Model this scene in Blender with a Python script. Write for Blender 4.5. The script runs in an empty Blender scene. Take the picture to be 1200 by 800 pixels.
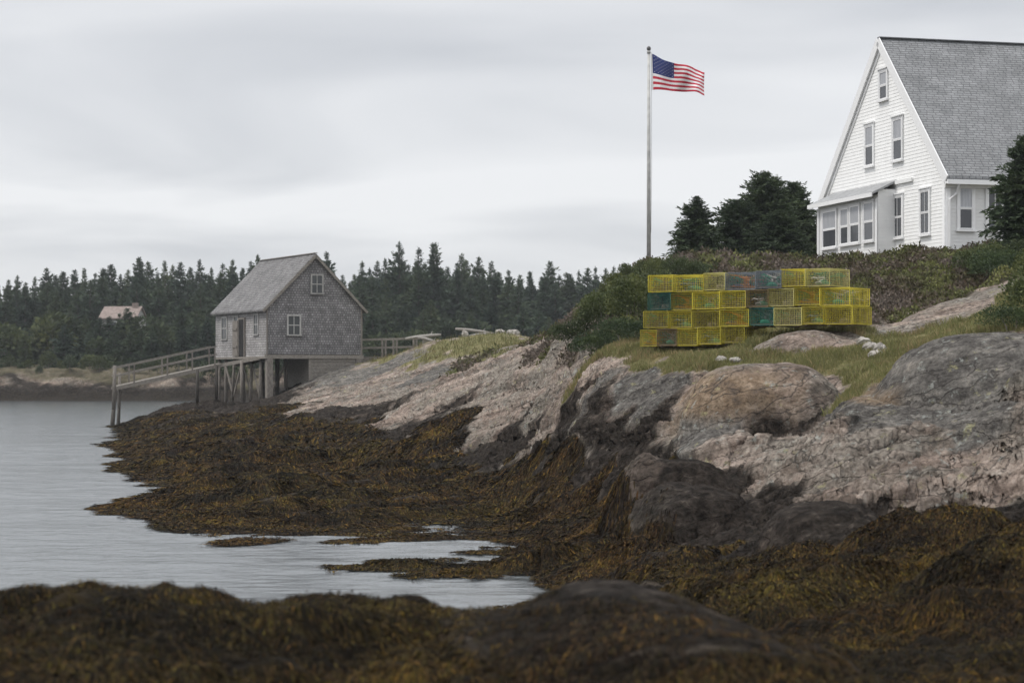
import bpy, math, random
import numpy as np
from mathutils import Vector, Matrix

random.seed(7)
RNG = np.random.default_rng(11)
scene = bpy.context.scene
C = scene.collection
R = math.radians
F, CX, HY, H = 2333.0, 600.0, 434.0, 3.1      # focal (photo pixels), centre column, horizon row, eye height


def at(px, py, Y):
    """a point of the place seen at photo pixel (px, py) and Y metres away"""
    return Vector(((px - CX) / F * Y, Y, H + (HY - py) / F * Y))


# ------------------------------------------------------------------ object helpers
def put(o, parent=None, label=None, cat=None, group=None, kind=None):
    C.objects.link(o)
    if parent is not None:
        o.parent = parent
    tag(o, label, cat, group, kind)
    return o


def tag(o, label=None, cat=None, group=None, kind=None):
    if label: o['label'] = label
    if cat: o['category'] = cat
    if group: o['group'] = group
    if kind: o['kind'] = kind
    return o


def empty(name, loc=(0, 0, 0), rz=0.0, label=None, cat=None, group=None):
    o = bpy.data.objects.new(name, None)
    o.empty_display_size = 0.2
    o.location = loc
    o.rotation_euler = (0, 0, rz)
    return put(o, None, label, cat, group)


def copy_tree(o, parent=None):
    c = o.copy()
    C.objects.link(c)
    c.parent = parent
    for ch in list(o.children):
        copy_tree(ch, c)
    return c


def np_mesh(name, V, Fa, mats, smooth=True, cols=None, fmat=None):
    """mesh from arrays; Fa (n,k) with one face size"""
    me = bpy.data.meshes.new(name)
    V = np.asarray(V, dtype=np.float32)
    Fa = np.asarray(Fa, dtype=np.int32)
    n, k = Fa.shape
    me.vertices.add(len(V)); me.vertices.foreach_set('co', V.ravel())
    me.loops.add(n * k); me.loops.foreach_set('vertex_index', Fa.ravel())
    me.polygons.add(n)
    me.polygons.foreach_set('loop_start', np.arange(0, n * k, k, dtype=np.int32))
    me.polygons.foreach_set('loop_total', np.full(n, k, dtype=np.int32))
    me.polygons.foreach_set('use_smooth', np.full(n, smooth, dtype=bool))
    for m in (mats if isinstance(mats, (list, tuple)) else [mats]):
        me.materials.append(m)
    if fmat is not None:
        me.polygons.foreach_set('material_index', np.asarray(fmat, dtype=np.int32))
    if cols:
        for nm, arr in cols.items():
            a = me.color_attributes.new(nm, 'FLOAT_COLOR', 'POINT')
            a.data.foreach_set('color', np.asarray(arr, dtype=np.float32).ravel())
    me.update(calc_edges=True)
    me.validate()
    return me


class MB:
    """collects boxes, bars and tubes into ONE mesh"""
    def __init__(self):
        self.v, self.f, self.m, self.mi = [], [], [], 0

    def add(self, vs, fs):
        b = len(self.v)
        self.v += [tuple(p) for p in vs]
        self.f += [tuple(b + i for i in f) for f in fs]
        self.m += [self.mi] * len(fs)
        return self

    def hexa(self, p):
        return self.add(p, [(3, 2, 1, 0), (4, 5, 6, 7), (0, 1, 5, 4), (1, 2, 6, 5), (2, 3, 7, 6), (3, 0, 4, 7)])

    def box(self, x0, x1, y0, y1, z0, z1):
        return self.hexa([(x0, y0, z0), (x1, y0, z0), (x1, y1, z0), (x0, y1, z0),
                          (x0, y0, z1), (x1, y0, z1), (x1, y1, z1), (x0, y1, z1)])

    def bar(self, a, b, w, h=None, up=(0, 0, 1)):
        a, b = Vector(a), Vector(b)
        h = w if h is None else h
        d = (b - a).normalized()
        u = Vector(up)
        if abs(d.dot(u)) > .98:
            u = Vector((0, 1, 0))
        s = d.cross(u).normalized() * (w / 2)
        t = s.cross(d).normalized() * (h / 2)
        return self.hexa([a - s - t, a + s - t, a + s + t, a - s + t, b - s - t, b + s - t, b + s + t, b - s + t])

    def tube(self, pts, rad, n=8, cap=True):
        pts = [Vector(p) for p in pts]
        rad = rad if isinstance(rad, (list, tuple)) else [rad] * len(pts)
        b = len(self.v)
        for i, p in enumerate(pts):
            d = (pts[min(i + 1, len(pts) - 1)] - pts[max(i - 1, 0)]).normalized()
            u = Vector((0, 0, 1)) if abs(d.z) < .9 else Vector((0, 1, 0))
            s = d.cross(u).normalized(); t = s.cross(d)
            for j in range(n):
                a = 2 * math.pi * j / n
                self.v.append(tuple(p + (s * math.cos(a) + t * math.sin(a)) * rad[i]))
        for i in range(len(pts) - 1):
            for j in range(n):
                self.f.append((b + i * n + j, b + i * n + (j + 1) % n, b + (i + 1) * n + (j + 1) % n, b + (i + 1) * n + j)); self.m.append(self.mi)
        if cap:
            self.f.append(tuple(b + j for j in reversed(range(n)))); self.m.append(self.mi)
            e = b + (len(pts) - 1) * n
            self.f.append(tuple(e + j for j in range(n))); self.m.append(self.mi)
        return self

    def mesh(self, name, mats, smooth=False):
        me = bpy.data.meshes.new(name)
        me.from_pydata(self.v, [], self.f)
        for m in (mats if isinstance(mats, (list, tuple)) else [mats]):
            me.materials.append(m)
        me.polygons.foreach_set('material_index', self.m)
        me.polygons.foreach_set('use_smooth', [smooth] * len(self.f))
        me.update()
        return me

    def build(self, name, mats, parent=None, smooth=False, **kw):
        return put(bpy.data.objects.new(name, self.mesh(name, mats, smooth)), parent, **kw)


# ------------------------------------------------------------------ materials
class N:
    def __init__(self, name):
        self.m = bpy.data.materials.new(name)
        self.m.use_nodes = True
        self.t = self.m.node_tree
        self.t.nodes.clear()
        self.out = self.n('ShaderNodeOutputMaterial')
        self.b = self.n('ShaderNodeBsdfPrincipled')
        self.l(self.b.outputs[0], self.out.inputs[0])

    def n(self, typ, **kw):
        o = self.t.nodes.new(typ)
        for k, v in kw.items():
            setattr(o, k, v)
        return o

    def l(self, a, b):
        self.t.links.new(a, b)

    def s(self, inp, v):
        if hasattr(v, 'node'):
            self.l(v, inp)
        else:
            inp.default_value = v

    def coord(self, which='Object', scale=(1, 1, 1), rot=(0, 0, 0)):
        c = self.n('ShaderNodeTexCoord'); mp = self.n('ShaderNodeMapping')
        mp.inputs['Scale'].default_value = scale
        mp.inputs['Rotation'].default_value = rot
        self.l(c.outputs[which], mp.inputs['Vector'])
        return mp.outputs[0]

    def pos(self, scale=(1, 1, 1), rot=(0, 0, 0)):
        c = self.n('ShaderNodeNewGeometry'); mp = self.n('ShaderNodeMapping')
        mp.inputs['Scale'].default_value = scale
        mp.inputs['Rotation'].default_value = rot
        self.l(c.outputs['Position'], mp.inputs['Vector'])
        return mp.outputs[0]

    def noise(self, vec, scale=5, detail=4, rough=.55, dist=0.0):
        o = self.n('ShaderNodeTexNoise')
        self.l(vec, o.inputs['Vector'])
        o.inputs['Scale'].default_value = scale; o.inputs['Detail'].default_value = detail
        o.inputs['Roughness'].default_value = rough; o.inputs['Distortion'].default_value = dist
        return o.outputs['Fac']

    def ramp(self, fac, stops):
        o = self.n('ShaderNodeValToRGB')
        self.s(o.inputs[0], fac)
        e = o.color_ramp.elements
        while len(e) < len(stops):
            e.new(.5)
        for k, (p, c) in enumerate(stops):
            e[k].position = p
            e[k].color = (c, c, c, 1) if isinstance(c, (int, float)) else (c[0], c[1], c[2], 1)
        return o.outputs[0]

    def mix(self, fac, a, b, mode='MIX'):
        o = self.n('ShaderNodeMix', data_type='RGBA', blend_type=mode)
        self.s(o.inputs['Factor'], fac)
        for inp, v in ((o.inputs['A'], a), (o.inputs['B'], b)):
            self.s(inp, v if hasattr(v, 'node') else (v[0], v[1], v[2], 1))
        return o.outputs['Result']

    def math(self, op, a, b=0.0, c=0.0, clamp=False):
        o = self.n('ShaderNodeMath', operation=op, use_clamp=clamp)
        self.s(o.inputs[0], a); self.s(o.inputs[1], b)
        self.s(o.inputs[2], c)
        return o.outputs[0]

    def bump(self, h, strength=.3, dist=.02, normal=None):
        o = self.n('ShaderNodeBump')
        o.inputs['Strength'].default_value = strength; o.inputs['Distance'].default_value = dist
        self.l(h, o.inputs['Height'])
        if normal is not None:
            self.l(normal, o.inputs['Normal'])
        return o.outputs[0]

    def fin(self, color, rough=.7, normal=None, spec=.4, metal=0.0):
        self.s(self.b.inputs['Base Color'], color if hasattr(color, 'node') else (*color, 1))
        self.s(self.b.inputs['Roughness'], rough)
        self.b.inputs['Specular IOR Level'].default_value = spec
        self.b.inputs['Metallic'].default_value = metal
        if normal is not None:
            self.l(normal, self.b.inputs['Normal'])
        return self.m


def mat_noise(name, a, b, scale=6, rough=.7, bump=.2, stretch=(1, 1, 1), spec=.3, lo=.35, hi=.65, metal=0.0):
    g = N(name)
    v = g.coord('Object', stretch)
    f = g.noise(v, scale, 6, .6)
    c = g.mix(g.ramp(f, [(lo, 0.0), (hi, 1.0)]), a, b)
    r = g.n('ShaderNodeObjectInfo').outputs['Random']
    c = g.mix(1.0, c, g.ramp(r, [(0, .85), (1, 1.12)]), 'MULTIPLY')
    return g.fin(c, rough, g.bump(f, bump, .02) if bump else None, spec, metal)


def mat_leaf(name, dark, mid, light, scale=1.2, rough=.6, tips=None):
    """foliage: world-space clumps of tone, per-plant variation, 'tone' attribute = age of the shoot"""
    g = N(name)
    f = g.noise(g.pos(), scale, 3, .6)
    c = g.ramp(f, [(.3, dark), (.52, mid), (.72, light)])
    at_ = g.n('ShaderNodeAttribute', attribute_name='tone')
    if tips is not None:
        c = g.mix(at_.outputs['Fac'], c, tips)
    r = g.n('ShaderNodeObjectInfo').outputs['Random']
    c = g.mix(1.0, c, g.ramp(r, [(0, (.72, .78, .85)), (.5, (1, 1, 1)), (1, (1.25, 1.15, .95))]), 'MULTIPLY')
    m = g.fin(c, rough, None, .25)
    # a little light passes through the leaves
    tr = g.n('ShaderNodeBsdfTranslucent'); g.l(c, tr.inputs[0])
    mx = g.n('ShaderNodeMixShader'); mx.inputs[0].default_value = .18
    g.l(g.b.outputs[0], mx.inputs[1]); g.l(tr.outputs[0], mx.inputs[2]); g.l(mx.outputs[0], g.out.inputs[0])
    return m


def mat_attr(name, attr='col', rough=.6, spec=.3, trans=0.0):
    g = N(name)
    a = g.n('ShaderNodeAttribute', attribute_name=attr)
    m = g.fin(a.outputs['Color'], rough, None, spec)
    if trans:
        tr = g.n('ShaderNodeBsdfTranslucent'); g.l(a.outputs['Color'], tr.inputs[0])
        mx = g.n('ShaderNodeMixShader'); mx.inputs[0].default_value = trans
        g.l(g.b.outputs[0], mx.inputs[1]); g.l(tr.outputs[0], mx.inputs[2]); g.l(mx.outputs[0], g.out.inputs[0])
    return m


def mat_shingle(name, u, vz, bw, bh, cols, mortar, rough=.85, bump=.5, stain=.25):
    """courses of shingles: u = 'X' or 'Y' run axis in object space, rows along z * vz"""
    g = N(name)
    c = g.n('ShaderNodeTexCoord'); sp = g.n('ShaderNodeSeparateXYZ')
    g.l(c.outputs['Object'], sp.inputs[0])
    cb = g.n('ShaderNodeCombineXYZ')
    g.l(sp.outputs[u], cb.inputs[0]); g.l(g.math('MULTIPLY', sp.outputs['Z'], vz), cb.inputs[1])
    br = g.n('ShaderNodeTexBrick', offset=.5, squash=.75, squash_frequency=3)
    g.l(cb.outputs[0], br.inputs['Vector'])
    br.inputs['Scale'].default_value = 1
    br.inputs['Brick Width'].default_value = bw; br.inputs['Row Height'].default_value = bh
    br.inputs['Mortar Size'].default_value = bh * .13; br.inputs['Mortar Smooth'].default_value = .3
    br.inputs['Color1'].default_value = (*cols[0], 1); br.inputs['Color2'].default_value = (*cols[1], 1)
    br.inputs['Mortar'].default_value = (*mortar, 1)
    f = g.noise(c.outputs['Object'], 1.3, 5, .6)
    f2 = g.noise(g.coord('Object', (6, 6, 1.5)), 4, 4, .6)
    col = g.mix(1.0, br.outputs['Color'], g.ramp(f, [(.3, 1 - stain), (.7, 1 + stain)]), 'MULTIPLY')
    col = g.mix(1.0, col, g.ramp(f2, [(.3, .8), (.7, 1.15)]), 'MULTIPLY')
    # each course tapers: thick at its butt edge
    saw = g.math('FRACT', g.math('DIVIDE', g.math('MULTIPLY', sp.outputs['Z'], vz), bh))
    hgt = g.math('SUBTRACT', g.math('SUBTRACT', 1.0, saw), g.math('MULTIPLY', br.outputs['Fac'], .6))
    return g.fin(col, rough, g.bump(hgt, bump, .02), .2)


M = {}
M['white'] = mat_noise('white_paint', (.78, .78, .77), (.84, .84, .83), 3, .55, .05)
M['trim'] = mat_noise('white_trim', (.82, .82, .82), (.86, .86, .86), 5, .5, .03)
M['pole'] = mat_noise('pole_paint', (.34, .34, .33), (.5, .5, .48), 4, .5, .05)
M['oldwood'] = mat_noise('weathered_wood', (.12, .105, .09), (.27, .245, .22), 4, .85, .5, (9, 9, 1.2))
M['oldwood_h'] = mat_noise('weathered_plank', (.15, .135, .115), (.30, .275, .245), 4, .85, .4, (2, 2, 9))
M['wetwood'] = mat_noise('wet_post', (.022, .02, .017), (.07, .06, .05), 5, .6, .5, (6, 6, 1))
M['driftwood'] = mat_noise('bleached_wood', (.20, .185, .165), (.38, .36, .33), 5, .85, .4, (6, 2, 6))
M['bark'] = mat_noise('spruce_bark', (.05, .04, .035), (.13, .11, .095), 8, .9, .6, (3, 3, .6))
M['greybark'] = mat_noise('grey_bark', (.10, .09, .08), (.2, .18, .16), 8, .9, .6, (3, 3, .6))
M['dark'] = mat_noise('doorway_shade', (.012, .012, .013), (.03, .028, .027), 3, .9, 0)

g = N('window_glass')
f = g.noise(g.coord('Object', (1, 1, .4)), 1.4, 3)
M['glass'] = g.fin(g.mix(f, (.035, .038, .045), (.11, .115, .125)), .12, None, .5)
g = N('shed_glass')
M['shed_glass'] = g.fin(g.mix(g.noise(g.coord('Object'), 2, 2), (.05, .055, .06), (.10, .105, .11)), .25, None, .45)
M['curtain'] = mat_noise('window_curtain', (.30, .31, .335), (.45, .46, .48), 3, .35, .1, (12, 12, .6), .5)

M['shed_x'] = mat_shingle('cedar_shingle_gable_shaded', 'X', 1, .16, .135, ((.165, .16, .162), (.285, .277, .28)), (.085, .081, .081), .85, .4, .32)  # gable shingle, coloured darker as the side turned from the light
M['shed_y'] = mat_shingle('cedar_shingle_wall_lit', 'Y', 1, .16, .135, ((.30, .29, .285), (.45, .435, .43)), (.13, .124, .12))  # same shingle coloured paler: light from the left is in the colour
M['shed_roof'] = mat_shingle('cedar_roof', 'Y', 1.41, .2, .16, ((.165, .162, .162), (.245, .24, .24)), (.075, .073, .073))
M['house_roof'] = mat_shingle('asphalt_shingle', 'X', 1.39, .34, .135, ((.20, .205, .21), (.25, .255, .26)), (.115, .118, .122), .9, .7, .2)
M['porch_roof'] = mat_noise('porch_roofing', (.26, .265, .27), (.36, .365, .37), 4, .85, .2)
M['ridge'] = mat_noise('ridge_shingle', (.13, .135, .14), (.2, .205, .21), 6, .9, .2)
M['red'] = mat_noise('flag_red', (.42, .02, .04), (.5, .03, .055), 5, .75, 0)
M['flagwhite'] = mat_noise('flag_white', (.74, .72, .72), (.8, .78, .78), 5, .75, 0)
M['blue'] = mat_noise('flag_blue', (.018, .03, .13), (.025, .04, .17), 5, .75, 0)
TRAPC = {'yellow': ((.40, .33, .03), (.66, .56, .075)), 'pale yellow': ((.42, .38, .12), (.60, .55, .22)),
         'green': ((.03, .09, .075), (.05, .17, .14)), 'grey': ((.10, .12, .14), (.20, .22, .24)),
         'olive': ((.26, .22, .03), (.42, .36, .05)), 'brown': ((.15, .11, .06), (.25, .19, .10))}
for k, (a, b) in TRAPC.items():
    M['trap_' + k] = mat_noise('vinyl_wire_' + k.replace(' ', '_'), a, b, 3.5, .55, 0, (1.6, 1, .5), .2, .38, .6)
M['net_orange'] = mat_noise('net_orange', (.40, .15, .04), (.55, .25, .08), 9, .8, .2)
M['net_green'] = mat_noise('net_green', (.03, .16, .10), (.06, .26, .16), 9, .8, .2)
M['net_dark'] = mat_noise('net_dark', (.03, .03, .035), (.08, .08, .09), 9, .8, .2)
M['rope'] = mat_noise('pale_rope', (.35, .34, .31), (.6, .58, .53), 12, .85, .2)
M['bluerope'] = mat_noise('blue_rope', (.05, .09, .13), (.14, .2, .25), 12, .85, .2)
M['runner'] = mat_noise('runner_wood', (.10, .08, .06), (.22, .18, .14), 8, .85, .2)

M['spruce_far'] = mat_leaf('far_spruce_needles', (.029, .045, .03), (.05, .074, .044), (.09, .115, .058), .25, .7)
M['spruce'] = mat_leaf('spruce_needles', (.028, .042, .024), (.046, .068, .034), (.08, .105, .046), 1.3, .65, (.095, .125, .055))
M['leafy'] = mat_leaf('leafy_crown', (.03, .045, .022), (.055, .073, .032), (.095, .112, .045), .35, .65)
M['bush'] = mat_leaf('bayberry_leaves', (.028, .043, .017), (.062, .084, .028), (.12, .14, .048), 1.1, .55, (.14, .155, .06))
M['juniper'] = mat_leaf('juniper_needles', (.024, .04, .02), (.055, .08, .03), (.12, .145, .045), 1.6, .65)

# ------------------------------------------------------------------ noise in numpy
_P = np.random.default_rng(5).permutation(4096).astype(np.int64)
_G2 = np.stack([np.cos(np.arange(64) / 64 * 2 * np.pi), np.sin(np.arange(64) / 64 * 2 * np.pi)], 1).astype(np.float32)


def noise2(x, y, seed=0):
    xi = np.floor(x).astype(np.int64); yi = np.floor(y).astype(np.int64)
    fx = (x - xi).astype(np.float32); fy = (y - yi).astype(np.float32)
    u = fx * fx * fx * (fx * (fx * 6 - 15) + 10); v = fy * fy * fy * (fy * (fy * 6 - 15) + 10)

    def gr(ix, iy, dx, dy):
        h = _P[(_P[(ix + seed * 131) & 4095] + iy) & 4095] & 63
        q = _G2[h]
        return q[..., 0] * dx + q[..., 1] * dy
    a = gr(xi, yi, fx, fy); b = gr(xi + 1, yi, fx - 1, fy)
    c = gr(xi, yi + 1, fx, fy - 1); d = gr(xi + 1, yi + 1, fx - 1, fy - 1)
    return (a + (b - a) * u + (c - a) * v + (a - b - c + d) * u * v) * 1.5      # about -1..1


def fbm(x, y, seed=0, octv=4, gain=.5):
    s, a, t = 0, 1.0, 0
    for k in range(octv):
        s = s + a * noise2(x * 2 ** k, y * 2 ** k, seed + k); t += a; a *= gain
    return s / t


def sstep(a, b, x):
    t = np.clip((x - a) / (b - a), 0, 1)
    return t * t * (3 - 2 * t)


# ------------------------------------------------------------------ TERRAIN: surveyed spots (column, row or height, distance, cover)
# covers: w rockweed, k dark wet rock, r pale pink rock, y grey rock, o rusty rock, g grass, h heath, t wooded floor
S = []
def col(px, *pts):
    for (v, d, m) in pts:
        S.append((px, (H - (v - HY) / F * d) if v > 30 else v, d, m))

for px in (-600, -250):
    col(px, (1.5, 5, 'w'), (1.5, 9, 'w'), (1.55, 13, 'w'), (-.6, 17, 'w'), (-1.3, 26, 'w'), (-1.6, 50, 'w'), (-1.6, 90, 'w'), (-1.6, 150, 'w'))
for px, cy in ((0, 706), (100, 698), (200, 690), (285, 703), (330, 697), (430, 700), (520, 708)):
    col(px, (1.35, 5, 'w'), (1.55, 9, 'w'), (1.56, 11, 'w'), (cy, 13, 'w'), (.55, 15, 'w'), (-.5, 17, 'w'), (-.8, 21, 'w'))
col(0, (-1, 28, 'w'), (-1.2, 45, 'w'), (-1.2, 70, 'w'), (-1.2, 100, 'w'), (-1.4, 150, 'w'))
col(80, (-.7, 28, 'w'), (-.35, 44, 'w'), (-.6, 60, 'w'), (-.5, 75, 'w'), (-.8, 100, 'w'), (-1.3, 150, 'w'))
col(108, (-.02, 44.4, 'w'), (-.2, 47, 'w'), (-.2, 41, 'w'))
col(150, (-.6, 28, 'w'), (-.2, 41, 'w'), (590, 45.5, 'w'), (-.12, 49, 'w'), (-.1, 56, 'w'), (548, 62, 'w'), (-.05, 69, 'w'), (528, 76, 'w'), (.02, 88, 'w'), (499, 108, 'w'), (-.6, 125, 'w'), (-1, 150, 'w'))
col(200, (-.5, 28, 'w'), (-.15, 37, 'w'), (616, 39.5, 'w'), (604, 41, 'w'), (.03, 42.7, 'w'), (591, 45, 'w'), (576, 47.6, 'w'), (-.03, 51, 'w'), (558, 57, 'w'), (545, 61, 'w'), (533, 67, 'w'), (520, 74, 'w'), (506, 84, 'w'), (497, 93, 'w'), (487, 104, 'w'), (481, 111, 'k'), (-.3, 125, 'w'), (-1, 150, 'w'))
col(250, (-.4, 28, 'w'), (-.12, 36.5, 'w'), (618, 38.8, 'w'), (602, 40.8, 'w'), (.08, 42.6, 'w'), (585, 45.2, 'w'), (562, 48.5, 'w'), (.02, 52, 'w'), (552, 57, 'w'), (538, 62, 'w'), (525, 69, 'w'), (510, 78, 'w'), (495, 90, 'w'), (478, 106, 'k'), (472, 111, 'k'), (.2, 122, 'k'), (-1, 150, 'w'))
col(312, (-.3, 28, 'w'), (-.1, 36, 'w'), (622, 38.5, 'w'), (596, 42, 'w'), (571, 45, 'w'), (558, 47.6, 'w'), (.18, 51, 'w'), (540, 59, 'w'), (520, 68, 'w'), (500, 80, 'w'), (484, 92, 'w'), (470, 104, 'k'), (464, 110, 'k'), (1.2, 120, 'k'), (0, 132, 'w'), (-1, 150, 'w'))
col(400, (-.2, 28, 'w'), (-.1, 34, 'w'), (628, 37.3, 'w'), (600, 41, 'w'), (580, 43.5, 'w'), (562, 46, 'w'), (.3, 49, 'w'), (545, 56, 'w'), (520, 64, 'w'), (499, 72, 'w'), (484, 80, 'k'), (473, 87, 'r'), (456, 98, 'r'), (441, 106, 'y'), (433, 110, 'y'), (3.3, 118, 'y'), (1, 132, 'r'), (-1, 150, 'w'))
col(450, (450, 95, 'r'), (434, 104, 'y'), (421, 110, 'g'), (3.7, 118, 'g'), (468, 84, 'r'), (488, 74, 'k'))
col(500, (-.15, 27, 'w'), (-.11, 33, 'w'), (-.06, 37, 'w'), (622, 38.6, 'w'), (605, 41.5, 'w'), (590, 43, 'w'), (575, 45, 'w'), (565, 47, 'w'), (.45, 50, 'w'), (540, 53, 'w'), (512, 58, 'w'), (493, 62, 'k'), (473, 68, 'r'), (455, 75, 'r'), (2.2, 82, 'y'), (440, 91, 'y'), (418, 100, 'g'), (401, 108, 'g'), (3.6, 122, 'g'), (0, 150, 'r'))
col(560, (443, 68, 'r'), (430, 73, 'r'), (2.75, 79, 'h'), (420, 90, 'h'), (408, 97, 'g'), (393, 104, 'g'), (4.2, 116, 'g'))
col(600, (-.4, 17, 'w'), (.1, 14.3, 'w'), (712, 12.5, 'w'), (1.5, 10, 'w'), (1.4, 5, 'w'), (-.3, 21, 'w'), (-.05, 26, 'w'), (-.12, 28.5, 'w'), (-.16, 31, 'w'), (-.14, 34.5, 'w'), (622, 38, 'w'), (605, 40, 'w'), (585, 43, 'w'), (570, 45, 'w'), (553, 47, 'w'), (520, 50.5, 'k'), (500, 52.5, 'k'), (482, 55, 'r'), (452, 60.5, 'r'), (428, 66, 'r'), (411, 71, 'r'), (3.4, 76, 'h'), (405, 90, 'g'), (391, 101, 'g'), (3.8, 116, 'g'), (.5, 150, 'r'))
col(650, (1.4, 5, 'w'), (1.55, 9, 'w'), (692, 12.8, 'w'), (.5, 15, 'w'), (-.2, 18, 'w'), (-.1, 23, 'w'), (-.05, 27, 'w'), (.0, 28.6, 'w'), (664, 30, 'w'), (640, 31.6, 'w'), (622, 35, 'w'), (606, 37.4, 'w'), (580, 40, 'w'), (562, 41.6, 'w'), (522, 44.6, 'k'), (495, 46.8, 'k'), (478, 48.6, 'r'), (445, 52.5, 'r'), (412, 57, 'r'), (390, 62, 'h'), (4.0, 68, 'h'), (4.2, 90, 'g'), (4.4, 103, 'g'), (3.4, 120, 'g'), (.5, 150, 'r'))
col(700, (1.4, 5, 'w'), (1.55, 9, 'w'), (684, 12.6, 'k'), (.6, 15, 'w'), (-.05, 18, 'w'), (.05, 23, 'w'), (686, 27, 'w'), (650, 30, 'w'), (630, 33, 'w'), (612, 35.2, 'w'), (594, 37.4, 'w'), (580, 38.6, 'w'), (548, 40, 'k'), (505, 41.6, 'k'), (470, 43, 'k'), (455, 44, 'y'), (430, 46, 'r'), (416, 47.5, 'g'), (386, 53, 'h'), (358, 62, 'h'), (5, 72, 'h'), (4.4, 100, 'g'), (3, 125, 'g'), (.5, 150, 'r'))
col(750, (1.4, 5, 'w'), (1.58, 9, 'w'), (690, 12.4, 'k'), (.75, 15, 'w'), (.5, 18, 'w'), (676, 23, 'w'), (650, 28, 'w'), (622, 31.6, 'w'), (598, 34.6, 'w'), (578, 36.3, 'w'), (545, 38, 'k'), (502, 39.6, 'k'), (468, 41, 'y'), (440, 42.7, 'y'), (424, 43.8, 'g'), (409, 46, 'g'), (388, 51, 'h'), (362, 59, 'h'), (336, 68, 'h'), (308, 77, 'h'), (7, 88, 'g'), (6, 110, 'g'), (2, 150, 'r'))
col(820, (1.4, 5, 'w'), (1.58, 9, 'w'), (708, 12.2, 'w'), (.8, 14.6, 'w'), (.78, 17, 'w'), (698, 20, 'w'), (660, 24, 'w'), (636, 27, 'w'), (620, 29, 'k'), (.92, 31, 'k'), (1.05, 32.2, 'k'), (1.4, 33.8, 'r'), (522, 34.8, 'y'), (1.95, 36.6, 'y'), (2.45, 38.4, 'o'), (434, 40, 'r'), (421, 41.8, 'g'), (413, 44.2, 'g'), (3.6, 46, 'g'), (4.4, 53, 'h'), (5.2, 60, 'h'), (6.3, 69, 'h'), (303, 79, 'h'), (7.8, 86, 'g'), (7, 115, 'g'), (2.5, 150, 'g'))
col(885, (1.38, 5, 'w'), (1.5, 9, 'w'), (738, 11.6, 'w'), (.85, 14, 'w'), (.85, 17, 'w'), (698, 19.5, 'w'), (660, 23, 'w'), (632, 26, 'k'), (.9, 28, 'k'), (1.1, 29.6, 'k'), (1.4, 31.2, 'r'), (522, 34, 'r'), (1.80, 35.6, 'k'), (2.1, 37, 'o'), (3.0, 39.2, 'r'), (3.2, 40.4, 'g'), (417, 41.4, 'g'), (409, 42.5, 'g'), (402, 43.3, 'g'), (3.9, 46.5, 'g'), (4.6, 53, 'h'), (5.4, 60, 'h'), (6.6, 69, 'h'), (301, 79, 'h'), (7.8, 86, 'g'), (7, 115, 'g'), (2.5, 150, 'g'))
col(960, (1.3, 5, 'w'), (1.3, 8.5, 'w'), (769, 10.7, 'w'), (.95, 12.5, 'w'), (748, 15.2, 'w'), (702, 18.4, 'w'), (662, 21.8, 'k'), (640, 23.0, 'w'), (1.15, 24.6, 'k'), (.8, 26.6, 'k'), (562, 28.4, 'r'), (520, 31, 'r'), (505, 33.6, 'r'), (2.15, 36, 'k'), (2.55, 38, 'g'), (426, 40, 'g'), (410, 41.3, 'g'), (396, 42.3, 'g'), (386, 43.2, 'g'), (4.05, 46, 'g'), (4.6, 52, 'h'), (5.2, 60, 'h'), (6.2, 69, 'h'), (309, 76, 'h'), (7.7, 84, 'g'), (7.2, 115, 'g'), (3, 150, 'g'))
col(1000, (1.2, 5, 'w'), (783, 9.8, 'w'), (.95, 12, 'w'), (768, 14.6, 'w'), (720, 17, 'w'), (672, 20, 'w'), (636, 22.4, 'w'), (1.2, 24.2, 'k'), (.8, 26.4, 'k'), (566, 27.8, 'r'), (522, 30, 'r'), (498, 31.4, 'y'), (468, 33.8, 'y'), (452, 36.5, 'g'), (436, 38.5, 'g'), (420, 40, 'g'), (397, 41.8, 'g'), (385, 43.2, 'g'), (4.15, 46.5, 'h'), (4.9, 52, 'h'), (329, 60, 'h'), (307, 70, 'h'), (7.6, 84, 'g'), (7.2, 115, 'g'), (3, 150, 'g'))
col(1050, (1.1, 5, 'w'), (1.1, 9, 'w'), (.95, 12.5, 'w'), (740, 15.8, 'w'), (690, 18.8, 'w'), (645, 21.2, 'w'), (612, 23.6, 'w'), (600, 24.6, 'k'), (.65, 25.8, 'k'), (566, 26.9, 'r'), (548, 28, 'r'), (515, 30, 'r'), (492, 31.6, 'y'), (2.6, 34.4, 'y'), (436, 37, 'g'), (408, 40, 'g'), (395, 42, 'g'), (386, 43.5, 'r'), (374, 45.4, 'r'), (4.4, 47, 'h'), (342, 52, 'h'), (322, 60, 'h'), (300, 68.5, 'h'), (7.6, 80, 'g'), (7.2, 115, 'g'), (3, 150, 'g'))
col(1100, (1.1, 5, 'w'), (1.05, 9, 'w'), (800, 13, 'w'), (742, 15.4, 'w'), (682, 18.6, 'w'), (640, 21, 'w'), (606, 24, 'k'), (.8, 25.7, 'k'), (562, 27.0, 'r'), (520, 30, 'r'), (490, 31.6, 'y'), (2.7, 33.8, 'y'), (3.2, 36.6, 'y'), (403, 39, 'g'), (388, 42, 'g'), (377, 43.6, 'r'), (356, 46.2, 'r'), (4.75, 48, 'h'), (334, 52, 'h'), (313, 60, 'h'), (293, 68, 'h'), (7.7, 80, 'g'), (7.2, 115, 'g'), (3, 150, 'g'))
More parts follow.
